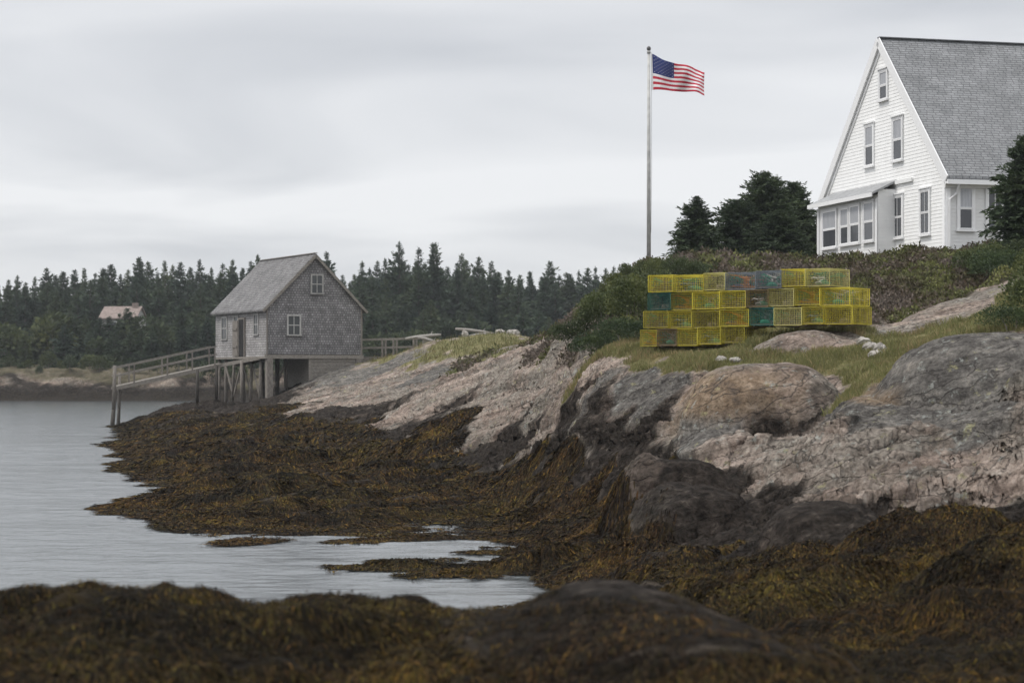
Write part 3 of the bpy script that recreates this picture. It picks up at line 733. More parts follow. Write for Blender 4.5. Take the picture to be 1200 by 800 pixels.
def blob_meshes(name, lobes, n, leaf, seed, mat, wid=.55, stem=True, up=.25, bark='greybark'):
    """leafy crown made of many leaves in several uneven lobes (cx, cy, cz, rx, ry, rz)"""
    rng = np.random.default_rng(seed)
    P, Dr, TN = [], [], []
    vol = np.array([l[3] * l[4] + l[4] * l[5] + l[3] * l[5] for l in lobes]); vol = vol / vol.sum()
    for l, w in zip(lobes, vol):
        k = int(n * w)
        u = unit(rng.normal(size=(k, 3)))
        u[:, 2] = np.where(u[:, 2] < -.35, -u[:, 2], u[:, 2])
        az = np.arctan2(u[:, 1], u[:, 0])
        bump = 1 + .18 * np.sin(az * 3 + seed) * np.cos(u[:, 2] * 4) + .16 * noise2(u[:, 0] * 3 + l[0] * 2 + 20, u[:, 2] * 3 + u[:, 1] * 2.3 + 20, seed)
        rad = (1 - .5 * rng.random(k) ** 2.2) * bump
        P.append(np.array(l[:3]) + u * np.array(l[3:]) * rad[:, None])
        Dr.append(unit(u + rng.normal(size=u.shape) * .7 + np.array([0, 0, up])))
        TN.append(np.clip(rad - .75, 0, .5) * rng.random(k) * 1.6)
    P, Dr, TN = np.concatenate(P), np.concatenate(Dr), np.concatenate(TN)
    ln = leaf * (.6 + .8 * rng.random(len(P)))
    V, Fc = kites(P, Dr, ln, ln * wid, rng)
    tone = np.repeat(TN, 4)
    crown = np_mesh(name + '_crown', V, Fc, M[mat], False, {'tone': np.stack([tone] * 3 + [np.ones_like(tone)], 1)})
    mb = MB()
    for l in lobes:
        b = Vector((l[0] * .3, l[1] * .3, -.3)); e = Vector((l[0], l[1], l[2] + l[5] * .5))
        rr = .035 * max(l[3], l[5]) + .008
        mb.tube([b, b.lerp(e, .5) + Vector((rng.normal() * .05, rng.normal() * .05, 0)), e], [rr, rr * .7, rr * .25], 6)
    return crown, mb.mesh(name + '_stem', M[bark])


def plant(name, meshes, loc, rz, sc, label, cat, group=None, parts=('crown', 'trunk'), sz=None):
    e = empty(name, loc, rz, label, cat, group)
    e.scale = (sc, sc, sc if sz is None else sz)
    for nm, me in zip(parts, meshes):
        put(bpy.data.objects.new(nm, me), e)
    return e


# ------------------------------------------------------------------ the far wood
far_sp = [spruce_meshes('far_spruce', 10, r_, 190, 5, 3, .62, 100 + i, .03, 'spruce_far', pw, .42, 0, rg_) for i, (r_, pw, rg_) in
          enumerate(((1.9, .95, .35), (2.2, 1.05, .4), (1.6, .9, .3), (2.5, 1.0, .45), (2.0, 1.15, .5), (1.75, .85, .4)))]
far_lf = [blob_meshes('far_leafy', [(0, 0, 1.6, 1.5, 1.5, 1.5), (.9, .2, 2.4, 1.1, 1.1, 1.1), (-.9, -.3, 2.2, 1.2, 1.2, 1.2), (.1, 0, 3.3, 1.0, 1.0, .9)][:k], 900, .42, 140 + i, 'leafy') for i, k in enumerate((4, 3, 4))]
prof = np.array([(-80, 330), (0, 326), (60, 319), (110, 313), (150, 316), (200, 312), (250, 310), (300, 312), (380, 318), (410, 318), (440, 306), (465, 300), (510, 298), (545, 306), (575, 309), (610, 314), (650, 313), (700, 310), (760, 314)], float)
rngt = random.Random(21)
def far_tree(px, d, top, kind, label, group, wide=1.0):
    x = (px - CX) / F * d
    z0 = float(far_height(np.array([x]), np.array([d]))[0])
    h = max(1.0, H + (HY - top) / F * d - z0)
    if kind == 's':
        sc = h / 10
        e = plant('spruce_tree', rngt.choice(far_sp), (x, d, z0), rngt.uniform(0, 6.28), sc * wide * rngt.uniform(.85, 1.15), label, 'spruce tree', group, sz=sc)
    else:
        sc = h / 4.2
        e = plant('leafy_tree', rngt.choice(far_lf), (x, d, z0), rngt.uniform(0, 6.28), sc * rngt.uniform(.9, 1.25), label, 'tree', group, sz=sc)
    return e
GL, GR = 'spruces of the far wood left of the shed', 'spruces of the far wood right of the shed'
LL, LR = 'dark spruce in the dense far wood to the left of the grey shed', 'dark spruce in the dense far wood between the grey shed and the headland'
special = [(302, 250, 300, 'lone spruce tip standing above the back end of the shed roof ridge'),
           (383, 255, 296, 'spruce tip poking up just right of the shed roof peak'),
           (468, 250, 285, 'tall ragged spruce, first of the three tallest right of the shed'),
           (491, 262, 291, 'tall spruce, middle of the three tallest right of the shed'),
           (509, 250, 285, 'narrow tall spruce, right of the three tallest right of the shed'),
           (163, 270, 302, 'tallest spruce on the skyline left of the shed, above the pale far roof'),
           (541, 262, 298, 'broad pointed spruce just right of the three tallest spruces'),
           (561, 268, 302, 'full spruce tip midway between the tallest spruces and the headland bush')]
for px, d, top, lb in special:
    far_tree(px, d, top, 's', lb, None, .95)
def g_l(px): return (LL, GL) if px < 340 else (LR, GR)
px = -50
while px < 735:                                             # skyline row
    top = np.interp(px, prof[:, 0], prof[:, 1]) + rngt.uniform(-7, 12)
    far_tree(px, rngt.uniform(268, 300), top, 's', *g_l(px)); px += rngt.uniform(8, 14)
px = -50
while px < 725:
    top = np.interp(px, prof[:, 0], prof[:, 1]) + rngt.uniform(8, 26)
    far_tree(px, rngt.uniform(244, 262), top, 's', *g_l(px), 1.25); px += rngt.uniform(10, 17)
px = -45
while px < 700:
    if 250 < px < 420: px += 9; 
    top = np.interp(px, prof[:, 0], prof[:, 1]) + rngt.uniform(38, 66)
    if not 108 < px < 178:
        far_tree(px, rngt.uniform(226, 240), top, 's', *g_l(px), 1.25)
    px += rngt.uniform(13, 22)
px = -45
while px < 690:                                             # mixed fringe along the bank
    lg = ('pale green leafy tree in the fringe of the far bank left of the shed', 'leafy fringe trees left of the shed') if px < 340 else ('pale green leafy tree in the fringe of the far bank right of the shed', 'leafy fringe trees right of the shed')
    top = rngt.uniform(366, 396) if not 105 < px < 185 else rngt.uniform(378, 390)
    if rngt.random() < .28: far_tree(px, rngt.uniform(214, 226), top, 'l', *lg)
    else: far_tree(px, rngt.uniform(214, 226), top - rngt.uniform(0, 14) * (not 105 < px < 185), 's', *g_l(px), 1.5)
    px += rngt.uniform(11, 19)
px = -45
while px < 330:                                             # low bushes on the bank
    far_tree(px, rngt.uniform(206.5, 213), rngt.uniform(412, 436), 'l', 'low leafy bush on the rocky bank of the far shore', 'bushes along the far bank'); px += rngt.uniform(7, 15)
for px_, top_ in ((117, 372), (128, 371), (140, 367), (149, 361), (159, 370), (170, 372)):
    far_tree(px_, 222, top_, 's' if px_ != 170 else 'l', 'dark small spruce standing against the wall of the pale far cottage' if px_ != 170 else 'leafy tree at the right end of the pale far cottage', 'small spruces before the cottage' if px_ != 170 else None, 1.5)

# far cottage
b0 = at(119, 380, 228); z0 = float(far_height(np.array([b0.x]), np.array([b0.y]))[0])
ct_ = empty('cottage', (b0.x, b0.y, z0), R(-6), 'pale cottage with a low pinkish roof half hidden in the far wood', 'house')
zt = H + (HY - 372) / F * 228 - z0; zr = H + (HY - 359.5) / F * 228 - z0
M['cot_wall'] = mat_noise('cottage_wall', (.30, .295, .28), (.40, .39, .37), 3, .8, .1)
M['cot_roof'] = mat_noise('cottage_roof', (.16, .125, .11), (.25, .205, .185), 3, .85, .2)
MB().box(0, 4.0, 0, 4, -.5, zt).add([(0, 0, zt), (0, 4, zt), (0, 2, zr - .1), (4.0, 0, zt), (4.0, 4, zt), (4.0, 2, zr - .1)], [(0, 2, 1), (3, 4, 5)]).build('wall', M['cot_wall'], ct_)
mb = MB()
for s_, (ya, yb) in enumerate(((-.35, 2), (4.35, 2))):
    mb.hexa([(-.3, ya, zt - .2), (4.2, ya, zt - .2), (4.2, yb, zr - .02), (-.3, yb, zr - .02), (-.3, ya, zt - .06), (4.2, ya, zt - .06), (4.2, yb, zr + .12), (-.3, yb, zr + .12)])
mb.build('roof', M['cot_roof'], ct_)
w_ = MB().box(.9, 1.7, -.05, .02, zt - 1.5, zt - .5).build('window', M['shed_glass'], ct_)
MB().box(.8, 1.8, -.03, .015, zt - 1.6, zt - .4).build('frame', M['trim'], w_)
MB().box(3.1, 3.7, 1.6, 2.2, zr - .3, zr + .5).build('chimney', M['cot_roof'], ct_)

# ------------------------------------------------------------------ SHED on posts
TH = R(28); S0 = at(312.5, HY, 110.0)
floor = 4.0; SW, SL, SH, SR = 5.72, 8.3, 2.62, 2.86           # width, length, wall height, roof rise
sh = empty('fishing_shed', (S0.x, S0.y, floor), TH, 'grey shingled fishing shed on wooden posts at the edge of the rocks', 'shed')
# local: gable at y=0 (faces the camera), long wall at x=0
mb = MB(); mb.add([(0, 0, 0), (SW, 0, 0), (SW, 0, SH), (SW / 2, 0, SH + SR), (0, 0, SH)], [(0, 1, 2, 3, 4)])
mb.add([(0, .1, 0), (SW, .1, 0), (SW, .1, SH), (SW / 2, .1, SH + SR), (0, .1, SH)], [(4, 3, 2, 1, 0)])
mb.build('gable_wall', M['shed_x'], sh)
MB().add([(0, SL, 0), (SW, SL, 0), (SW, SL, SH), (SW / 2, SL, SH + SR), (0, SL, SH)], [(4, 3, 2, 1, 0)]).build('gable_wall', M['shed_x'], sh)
MB().box(-.015, .1, .012, SL - .01, -.12, SH).build('side_wall', M['shed_y'], sh, label='side wall painted paler as the lit side, with door and small windows')
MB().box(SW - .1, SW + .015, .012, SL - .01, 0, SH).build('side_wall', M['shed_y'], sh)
rf = empty  # roof: two slabs with overhang
mb = MB()
ov, eo, tk = .16, .28, .11
for sx in (-1, 1):
    xe = -eo if sx < 0 else SW + eo
    ze = SH - eo * SR / (SW / 2)
    mb.hexa([(xe, -ov, ze + .02), (SW / 2, -ov, SH + SR + .02), (SW / 2, SL + ov, SH + SR + .02), (xe, SL + ov, ze + .02),
             (xe, -ov, ze + tk + .02), (SW / 2, -ov, SH + SR + tk + .06), (SW / 2, SL + ov, SH + SR + tk + .06), (xe, SL + ov, ze + tk + .02)])
roof = mb.build('roof', M['shed_roof'], sh)
mb = MB()
for sx in (-1, 1):                                            # rake boards
    xe = -eo if sx < 0 else SW + eo
    ze = SH - eo * SR / (SW / 2)
    mb.bar((xe, -ov - .02, ze + .02), (SW / 2, -ov - .02, SH + SR + .02), .035, .14)
mb.build('rake_board', M['oldwood_h'], roof)
MB().bar((SW / 2, -ov, SH + SR + tk + .07), (SW / 2, SL + ov, SH + SR + tk + .07), .2, .04).build('ridge_cap', M['oldwood_h'], roof)
MB().box(-.02, .06, -.025, .011, -.02, SH).build('corner_board', M['oldwood'], sh)
MB().box(SW - .06, SW + .03, -.025, .011, -.02, SH).build('corner_board', M['oldwood'], sh)


def shed_window(face, u, z, w, h, nx_, nz_, sash='trim'):
    """face 'g': gable (y=0), face 's': long wall (x=0)"""
    mb = MB(); fr = MB(); sl = MB()
    def bx(m, u0, u1, d0, d1, z0, z1):
        if face == 'g': m.box(u0, u1, -d1, -d0, z0, z1)
        else: m.box(-d1, -d0, u0, u1, z0, z1)
    bx(mb, u - w / 2, u + w / 2, .018, .03, z, z + h)
    t = .09
    bx(fr, u - w / 2 - t, u - w / 2, .016, .07, z - .02, z + h + t); bx(fr, u + w / 2, u + w / 2 + t, .016, .07, z - .02, z + h + t)
    bx(fr, u - w / 2, u + w / 2, .016, .068, z + h, z + h + t)
    bx(sl, u - w / 2 - t - .03, u + w / 2 + t + .03, .016, .1, z - .09, z - .022)
    for k in range(1, nx_): bx(fr, u - w / 2 + w * k / nx_ - .022, u - w / 2 + w * k / nx_ + .022, .031, .05, z, z + h)
    for k in range(1, nz_): bx(fr, u - w / 2, u + w / 2, .031, .052, z + h * k / nz_ - .028, z + h * k / nz_ + .028)
    w_ = mb.build('window', M['shed_glass'], sh)
    fr.build('frame', M[sash], w_); sl.build('sill', M[sash], w_)
M['shed_sash'] = mat_noise('shed_sash', (.30, .295, .28), (.42, .41, .395), 6, .8, .1)
shed_window('g', 1.60, 1.12, .66, 1.0, 2, 2, 'shed_sash')
shed_window('g', 2.98, 3.45, .60, .95, 2, 2, 'shed_sash')
shed_window('s', 1.55, 1.15, .62, 1.05, 2, 2, 'shed_sash')
shed_window('s', 4.75, 1.0, .55, 1.15, 1, 2, 'shed_sash')
shed_window('s', 6.75, .95, .8, 1.2, 2, 2, 'shed_sash')
dr = MB().box(-.09, -.016, 3.35, 4.2, -.1, 2.0).build('door', M['dark'], sh, label='dark panel standing for the shaded open doorway of the side wall')  # no opening cut: a dark slab paints the shade inside the doorway
MB().box(-.11, -.016, 4.2, 4.3, -.1, 2.1).box(-.11, -.016, 3.25, 3.35, -.1, 2.1).box(-.105, -.016, 3.35, 4.2, 2.0, 2.1).build('frame', M['oldwood'], dr)
dp = MB().box(-.12, -.05, 4.36, 5.15, -.08, 1.95).build('door', M['oldwood'], sh, label='weathered plank door folded back beside the doorway')
MB().box(-.16, -.12, 4.4, 5.1, .4, .52).box(-.16, -.12, 4.4, 5.1, 1.4, 1.52).build('batten', M['oldwood'], dp)
# floor frame
MB().box(-.1, SW + .1, -.04, .16, -.24, -.025).box(-.1, .12, .18, SL, -.24, -.125).box(SW - .12, SW + .1, .18, SL, -.24, -.01).build('floor_beam', M['oldwood_h'], sh)
MB().box(.14, SW - .14, .18, SL - .05, -.2, -.02).build('floor', M['oldwood_h'], sh)


def world2shed(p):
    q = Matrix.Rotation(-TH, 4, 'Z') @ (Vector(p) - Vector((S0.x, S0.y, floor)))
    return q
def shed2world(u, v, z=0):
    return Matrix.Rotation(TH, 4, 'Z') @ Vector((u, v, z)) + Vector((S0.x, S0.y, floor))
def shed_post(u, v, r, top=-.24, mat='oldwood', lean=0):
    w_ = shed2world(u, v)
    zb = gz(w_.x, w_.y) - floor - .25
    MB().tube([(u + lean, v, zb), (u + lean * .5, v, (zb + top) / 2), (u, v, top)], [r * 1.05, r, r * .95], 8).build('post', M[mat], sh, True)
MB().box(.02, .36, -.05, .30, -2.75, -.245).build('post', M['oldwood'], sh)
for v in (1.3, 2.7, 4.1, 5.6, 7.0, 8.1): shed_post(.15, v, .10 if v != 5.6 else .08, lean=random.uniform(-.15, .15))
for v in (.9, 2.1, 3.4, 4.9, 6.3): shed_post(1.5 + .2 * random.random(), v, .09, mat='wetwood', lean=random.uniform(-.3, .3))
for v in (2.0, 4.6, 7.2): shed_post(3.4, v, .12, mat='wetwood', lean=random.uniform(-.2, .2))
shed_post(SW - .2, 4.0, .13); shed_post(SW - .2, 7.8, .13)
MB().box(SW - .36, SW - .02, -.05, .28, -1.55, -.245).build('post', M['oldwood'], sh)
for a_, b_ in (((.1, 1.4, -2.3), (.1, 2.6, -.4)), ((.1, 4.2, -.4), (.1, 5.5, -2.3)), ((1.5, 1.0, -.5), (1.6, 3.3, -2.2)), ((.1, 5.8, -2.1), (.1, 7.0, -.5)), ((.12, 2.8, -2.2), (.12, 4.0, -.6))):
    MB().bar(a_, b_, .05, .14).build('brace', M['oldwood'], sh)
mb = MB()
for k in range(8):                                            # plank skirting under the right half of the gable
    mb.box(SW * .47 + .003 * (k % 2), SW - .38, .03 + .006 * (k % 2), .075, -.42 - .2 * k, -.245 - .2 * k if k else -.245)
mb.box(SW * .44, SW * .468, .0, .16, -1.95, -.245)
mb.box(SW * .47, SW - .38, .1, .14, -1.85, -.245).box(SW * .465, SW * .472, .14, 4.2, -1.85, -.245)
mb.build('plank_skirting', M['oldwood_h'], sh, label='plain grey plank skirting closing the gap to the rock')

# ------------------------------------------------------------------ gangway left of the shed
gw = empty('gangway', (0, 0, 0), 0, 'weathered wooden gangway with rails sloping down from the shed to a leaning pile', 'gangway')
A0 = shed2world(-.75, 1.0, -.03); A1 = shed2world(-.75, 5.0, -.03)
E0 = at(260, 425.5, 113.0); E1 = at(137, 452.5, 110.4)
G0 = at(306, 416.8, 110.8)
def deckseg(p, q, w_, name='deck'):
    p, q = Vector(p), Vector(q); d = (q - p).normalized(); s = Vector((-d.y, d.x, 0)).normalized() * w_
    mb = MB()
    n = max(3, int((q - p).length / .16))
    for k in range(n):
        a_ = p.lerp(q, (k + .04) / n); b_ = p.lerp(q, (k + .96) / n)
        mb.hexa([a_ - Vector((0, 0, .05)), b_ - Vector((0, 0, .05)), b_ + s - Vector((0, 0, .05)), a_ + s - Vector((0, 0, .05)), a_, b_, b_ + s, a_ + s])
    mb.build(name, M['oldwood_h'], gw)
    mb = MB(); dz = Vector((0, 0, .13))
    mb.bar(p - dz, q - dz, .08, .15); mb.bar(p + s - dz, q + s - dz, .08, .15); mb.build('stringer', M['oldwood_h'], gw)
deckseg(E1, E0, 1.15); deckseg(E0, G0, 1.0, 'landing')
RH = 1.02
sd = Vector((-(E0 - E1).normalized().y, (E0 - E1).normalized().x, 0)).normalized() * 1.15
for off in (Vector((0, 0, 0)), sd):
    a_ = E1 + off; b_ = E0 + off + (E0 - E1).normalized() * (-.3)
    up = Vector((0, 0, RH)); um = Vector((0, 0, RH * .56))
    MB().bar(a_ + up, b_ + up, .045, .075).build('handrail', M['oldwood_h'], gw)
    MB().bar(a_ + um, b_ + um, .035, .065).build('rail', M['oldwood_h'], gw)
    for k, tq in enumerate((.17, .5, .75, .98)):
        p_ = a_.lerp(b_, tq) - off * .03
        MB().bar(p_ - Vector((0, 0, .2)), p_ + Vector((0, 0, RH + .02)), .075, .075).build('rail_post', M['oldwood'], gw)
def pile(x, y, top, r, mat, lean=(0, 0), parent=gw):
    zb = min(gz(x, y), 0) - .8
    up = MB().tube([(x + lean[0] * .35, y, .95), (x + lean[0] * .15, y, (top + .95) / 2), (x, y, top)], [r * .85, r * .8, r * .7], 8).build('pile', M['oldwood'], parent, True)
    MB().tube([(x + lean[0], y, zb), (x + lean[0] * .75, y, .1), (x + lean[0] * .35, y, .95)], [r * 1.0, r * .98, r * .85], 8).build('wet_foot', M['wetwood'], up, True)
pt = at(135, 428, 110.0); pile(pt.x, pt.y - .1, pt.z, .13, 'oldwood', (-.18, 0))
pt2 = at(137, 436, 111.6); pile(pt2.x + .15, pt2.y, pt2.z, .11, 'oldwood', (-.1, 0))
for px_, d_ in ((231, 111.2), (253.5, 112.6), (283, 111.8)):
    q_ = at(px_, HY, d_); zt_ = float(np.interp(px_, [137, 260, 306], [E1.z, E0.z, G0.z])) - .06
    zb_ = gz(q_.x, q_.y)
    MB().tube([(q_.x, q_.y, zb_ - .4), (q_.x + .02, q_.y, zt_)], [.10, .09], 8).build('pile', M['wetwood'] if px_ < 260 else M['oldwood'], gw, True)

# ------------------------------------------------------------------ footbridge right of the shed
fb = empty('footbridge', (0, 0, 0), 0, 'grey plank footbridge with rails joining the shed to the grassy bank', 'footbridge')
p0 = shed2world(SW + .08, 1.2, -.12); p1 = at(497, 414.5, 113.5)
p1.z = p0.z + .05
d = (p1 - p0).normalized(); s = Vector((-d.y, d.x, 0)) * 1.4
mb = MB(); n = 34
for k in range(n):
    a_ = p0.lerp(p1, (k + .04) / n); b_ = p0.lerp(p1, (k + .96) / n); dz = Vector((0, 0, .05))
    mb.hexa([a_ - dz, b_ - dz, b_ + s - dz, a_ + s - dz, a_, b_, b_ + s, a_ + s])
mb.build('deck', M['oldwood_h'], fb)
MB().bar(p0 - Vector((0, 0, .17)), p1 - Vector((0, 0, .17)), .1, .22).bar(p0 + s - Vector((0, 0, .17)), p1 + s - Vector((0, 0, .17)), .1, .22).build('stringer', M['oldwood_h'], fb)
for off in (Vector((0, 0, 0)), s):
    for hz, nm in ((.98, 'handrail'), (.5, 'rail')):
        MB().bar(p0 + off + Vector((0, 0, hz)), p1 + off + Vector((0, 0, hz + .04)), .05, .09).build(nm, M['oldwood_h'], fb)
    for tq in (.04, .40, .56, .85, .99):
        q_ = p0.lerp(p1, tq) + off
        MB().bar(q_ - Vector((0, 0, .15)), q_ + Vector((0, 0, 1.02)), .11, .11).build('rail_post', M['oldwood'], fb)
for tq in (.42, .8):
    for off in (Vector((0, 0, 0)), s):
        q_ = p0.lerp(p1, tq) + off
        MB().bar((q_.x, q_.y, gz(q_.x, q_.y) - .3), q_ - Vector((0, 0, .28)), .16).build('post', M['oldwood'], fb)

# bleached timber on the bank behind
def log(px, py, d, ln, r, rot, tilt, label, mat='driftwood'):
    p = at(px, py, d); zg = gz(p.x, p.y)
    mb = MB()
    pts = [Vector((-ln / 2, 0, 0)), Vector((-ln / 6, .04, .03)), Vector((ln / 5, -.03, .02)), Vector((ln / 2, .02, 0))]
    mb.tube(pts, [r * .8, r, r * .95, r * .6], 8)
    mb.tube([(ln * .2, 0, 0), (ln * .27, .02, r * 2.6)], [r * .4, r * .15], 6)
    o = mb.build('driftwood_log', M[mat], None, True, label=label, cat='log', group='bleached logs on the grassy bank')
    o.location = (p.x, p.y, max(p.z, zg + r * .5)); o.rotation_euler = (0, tilt, rot)
    return o
log(496, 394.5, 111, 2.0, .095, .15, -.12, 'bleached log lying across the end of the footbridge rails')
log(502, 398.5, 110.5, 1.4, .09, -.3, .25, 'shorter bleached log leaning below the long one by the footbridge')
log(556, 388, 108, 2.1, .085, -.1, .12, 'longest pale log with a white end on top of the grassy bank')
log(563, 392.5, 107.5, 1.3, .08, .4, -.1, 'short pale log under the longest log on the bank')


def stone(px, d, w_, h_, label, seed, mat, group=None, name='boulder', dep=None):
    rng = np.random.default_rng(seed)
    p = at(px, HY, d); n1, n2 = 18, 12
    a = np.linspace(0, 2 * np.pi, n1, endpoint=False); b = np.linspace(-1.45, 1.5, n2)
    aa, bb = np.meshgrid(a, b)
    ux, uy, uz = np.cos(aa) * np.cos(bb), np.sin(aa) * np.cos(bb), np.sin(bb)
    rr = 1 + .28 * noise2(ux * 1.3 + seed, uy * 1.3 + uz, seed) + .14 * noise2(ux * 3.4, uy * 3.4 + uz * 3, seed + 1)
    V = np.stack([ux * rr * w_ / 2, uy * rr * (dep or w_) / 2, uz * rr * h_ / 2], -1).reshape(-1, 3)
    ii = np.arange(n1 * n2).reshape(n2, n1); jj = np.roll(ii, -1, 1)
    q = np.stack([ii[:-1], jj[:-1], jj[1:], ii[1:]], -1).reshape(-1, 4)
    o = put(bpy.data.objects.new(name, np_mesh(name, V, q, M[mat], False)), None, label, 'stone', group)
    o.location = (p.x, p.y, gz(p.x, p.y) + h_ * .22)
    return o
M['palestone'] = mat_noise('pale_stone', (.20, .185, .165), (.42, .395, .36), 5, .85, .6)
stone(586, 104.5, .6, .42, 'whitish boulder on the skyline of the grassy bank', 3, 'palestone')
stone(601, 103.5, .75, .45, 'creamy boulder nearest the headland end of the grassy bank', 4, 'palestone')
stone(545, 106.5, .4, .5, 'grey upright stone left of the pale logs on the bank', 6, 'palestone')
stone(845, 41.2, .24, .17, 'small white stone in the grass below the trap stack', 5, 'palestone', name='stone')
stone(861, 41.1, .30, .13, 'flat pale stone right beside the small white stone below the traps', 8, 'palestone', name='stone')
stone(1012, 41.2, .28, .2, 'topmost white rock in the pale rubble right of the flat slab', 11, 'palestone', 'white rubble in the grass', 'stone')
stone(1021, 40.4, .34, .24, 'broad white rock in the middle of the pale rubble', 12, 'palestone', 'white rubble in the grass', 'stone')
stone(1031, 39.9, .26, .28, 'upright white rock at the right edge of the pale rubble', 13, 'palestone', 'white rubble in the grass', 'stone')
stone(1026, 39.2, .30, .18, 'lowest white rock at the foot of the pale rubble', 14, 'palestone', 'white rubble in the grass', 'stone')

# ------------------------------------------------------------------ WHITE HOUSE
e1 = Vector((.969, .249, 0)).normalized(); e2 = Vector((-e1.y, e1.x, 0))
HX, HYY, HZ = 15.24, 70.0, 7.2
hrot = math.atan2(e1.y, e1.x)
GW, HL = 10.6, 12.5
EA, AP = 9.95 - HZ, 15.36 - HZ
house = empty('white_house', (HX, HYY, HZ), hrot, 'white clapboard house with a steep grey shingle roof on the hilltop', 'house')
def hw(x, y, z=0): return Vector((HX, HYY, HZ)) + e1 * x + e2 * y + Vector((0, 0, z))
def on_plane(px, axis, off=0.0):
    """local coordinate along a wall seen at column px: axis 'y' = gable plane x=off, axis 'x' = side plane y=off"""
    k = (px - CX) / F
    if axis == 'y':
        o, dd = hw(off, 0), e2
    else:
        o, dd = hw(0, off), e1
    t = (k * o.y - o.x) / (dd.x - k * dd.y)
    return t, (o + dd * t).y
def zrow(py, Yd): return H + (HY - py) / F * Yd - HZ


def clap(mb, x_of, z0, z1, expo, place):
    """lapped boards: x_of(z) -> (u0,u1); place(u, out, z)"""
    z = z0
    while z < z1 - .01:
        zb = min(z + expo, z1)
        a0, a1 = x_of(z); b0, b1 = x_of(zb)
        mb.add([place(a0, .015, z), place(a1, .015, z), place(b1, .004, zb), place(b0, .004, zb)], [(0, 1, 2, 3)])
        mb.add([place(a0, .0, z), place(a1, .0, z), place(a1, .015, z), place(a0, .015, z)], [(0, 1, 2, 3)])
        z = zb
rake = lambda z: (0.0, GW) if z <= EA else ((z - EA) / (AP - EA) * GW / 2, GW - (z - EA) / (AP - EA) * GW / 2)
mb = MB(); clap(mb, rake, -.6, AP - .05, .128, lambda u, o, z: (-o, u, z)); mb.build('gable_wall', M['white'], house)
mb = MB(); clap(mb, lambda z: (0, HL), -.6, EA, .128, lambda u, o, z: (u, -o, z)); mb.build('side_wall', M['white'], house)
MB().add([(HL, 0, -.6), (HL, GW, -.6), (HL, GW, EA), (HL, GW / 2, AP), (HL, 0, EA)], [(0, 1, 2, 3, 4)]).build('gable_wall', M['white'], house)
MB().add([(0, GW, -.6), (HL, GW, -.6), (HL, GW, EA), (0, GW, EA)], [(3, 2, 1, 0)]).build('side_wall', M['white'], house)
# roof
mb = MB(); so = .30; go = .10; rs = (AP - EA) / (GW / 2); rt = .16
for y0, y1 in ((-so, GW / 2), (GW + so, GW / 2)):
    ze = EA - so * rs
    mb.hexa([(-go, y0, ze + .1), (HL + go, y0, ze + .1), (HL + go, y1, AP + .1), (-go, y1, AP + .1),
             (-go, y0, ze + .1 + rt), (HL + go, y0, ze + .1 + rt), (HL + go, y1, AP + .1 + rt + .02), (-go, y1, AP + .1 + rt + .02)])
hr = mb.build('roof', M['house_roof'], house)
mb = MB()
for y0 in (-so, GW + so):
    ze = EA - so * rs
    mb.bar((-go - .022, y0, ze + .14), (-go - .022, GW / 2, AP + .14), .04, .34)
    mb.bar((-go / 2 - .015, y0, ze - .01), (-go / 2 - .015, GW / 2, AP - .01), go + .04, .08)
    mb.bar((-.03, y0 + (so if y0 < 0 else -so), EA - .14), (-.03, GW / 2, AP - .14), .05, .2)
mb.build('rake_board', M['trim'], hr)
MB().bar((-go, GW / 2, AP + .1 + rt + .03), (HL + go, GW / 2, AP + .1 + rt + .03), .24, .04).build('ridge_cap', M['ridge'], hr)
MB().box(-go, HL + go, -so - .09, -so - .005, EA - so * rs - .02, EA - so * rs + .14).build('gutter', M['trim'], hr)
MB().box(-.05, HL, -.1, -.024, EA - .42, EA - .1).box(-.05, HL, -so + .01, -.101, EA - .32, EA - .27).build('frieze', M['trim'], house)
MB().tube([(.35, -so - .05, EA - so * rs), (.35, -so * .6, EA - .62), (.12, -.09, EA - .85), (.12, -.09, -.3)], .045, 8).build('downspout', M['trim'], house)
MB().box(-.05, .02, -.03, .16, -.6, EA - .1).box(.021, .17, -.05, -.02, -.6, EA - .43).build('corner_board', M['trim'], house)


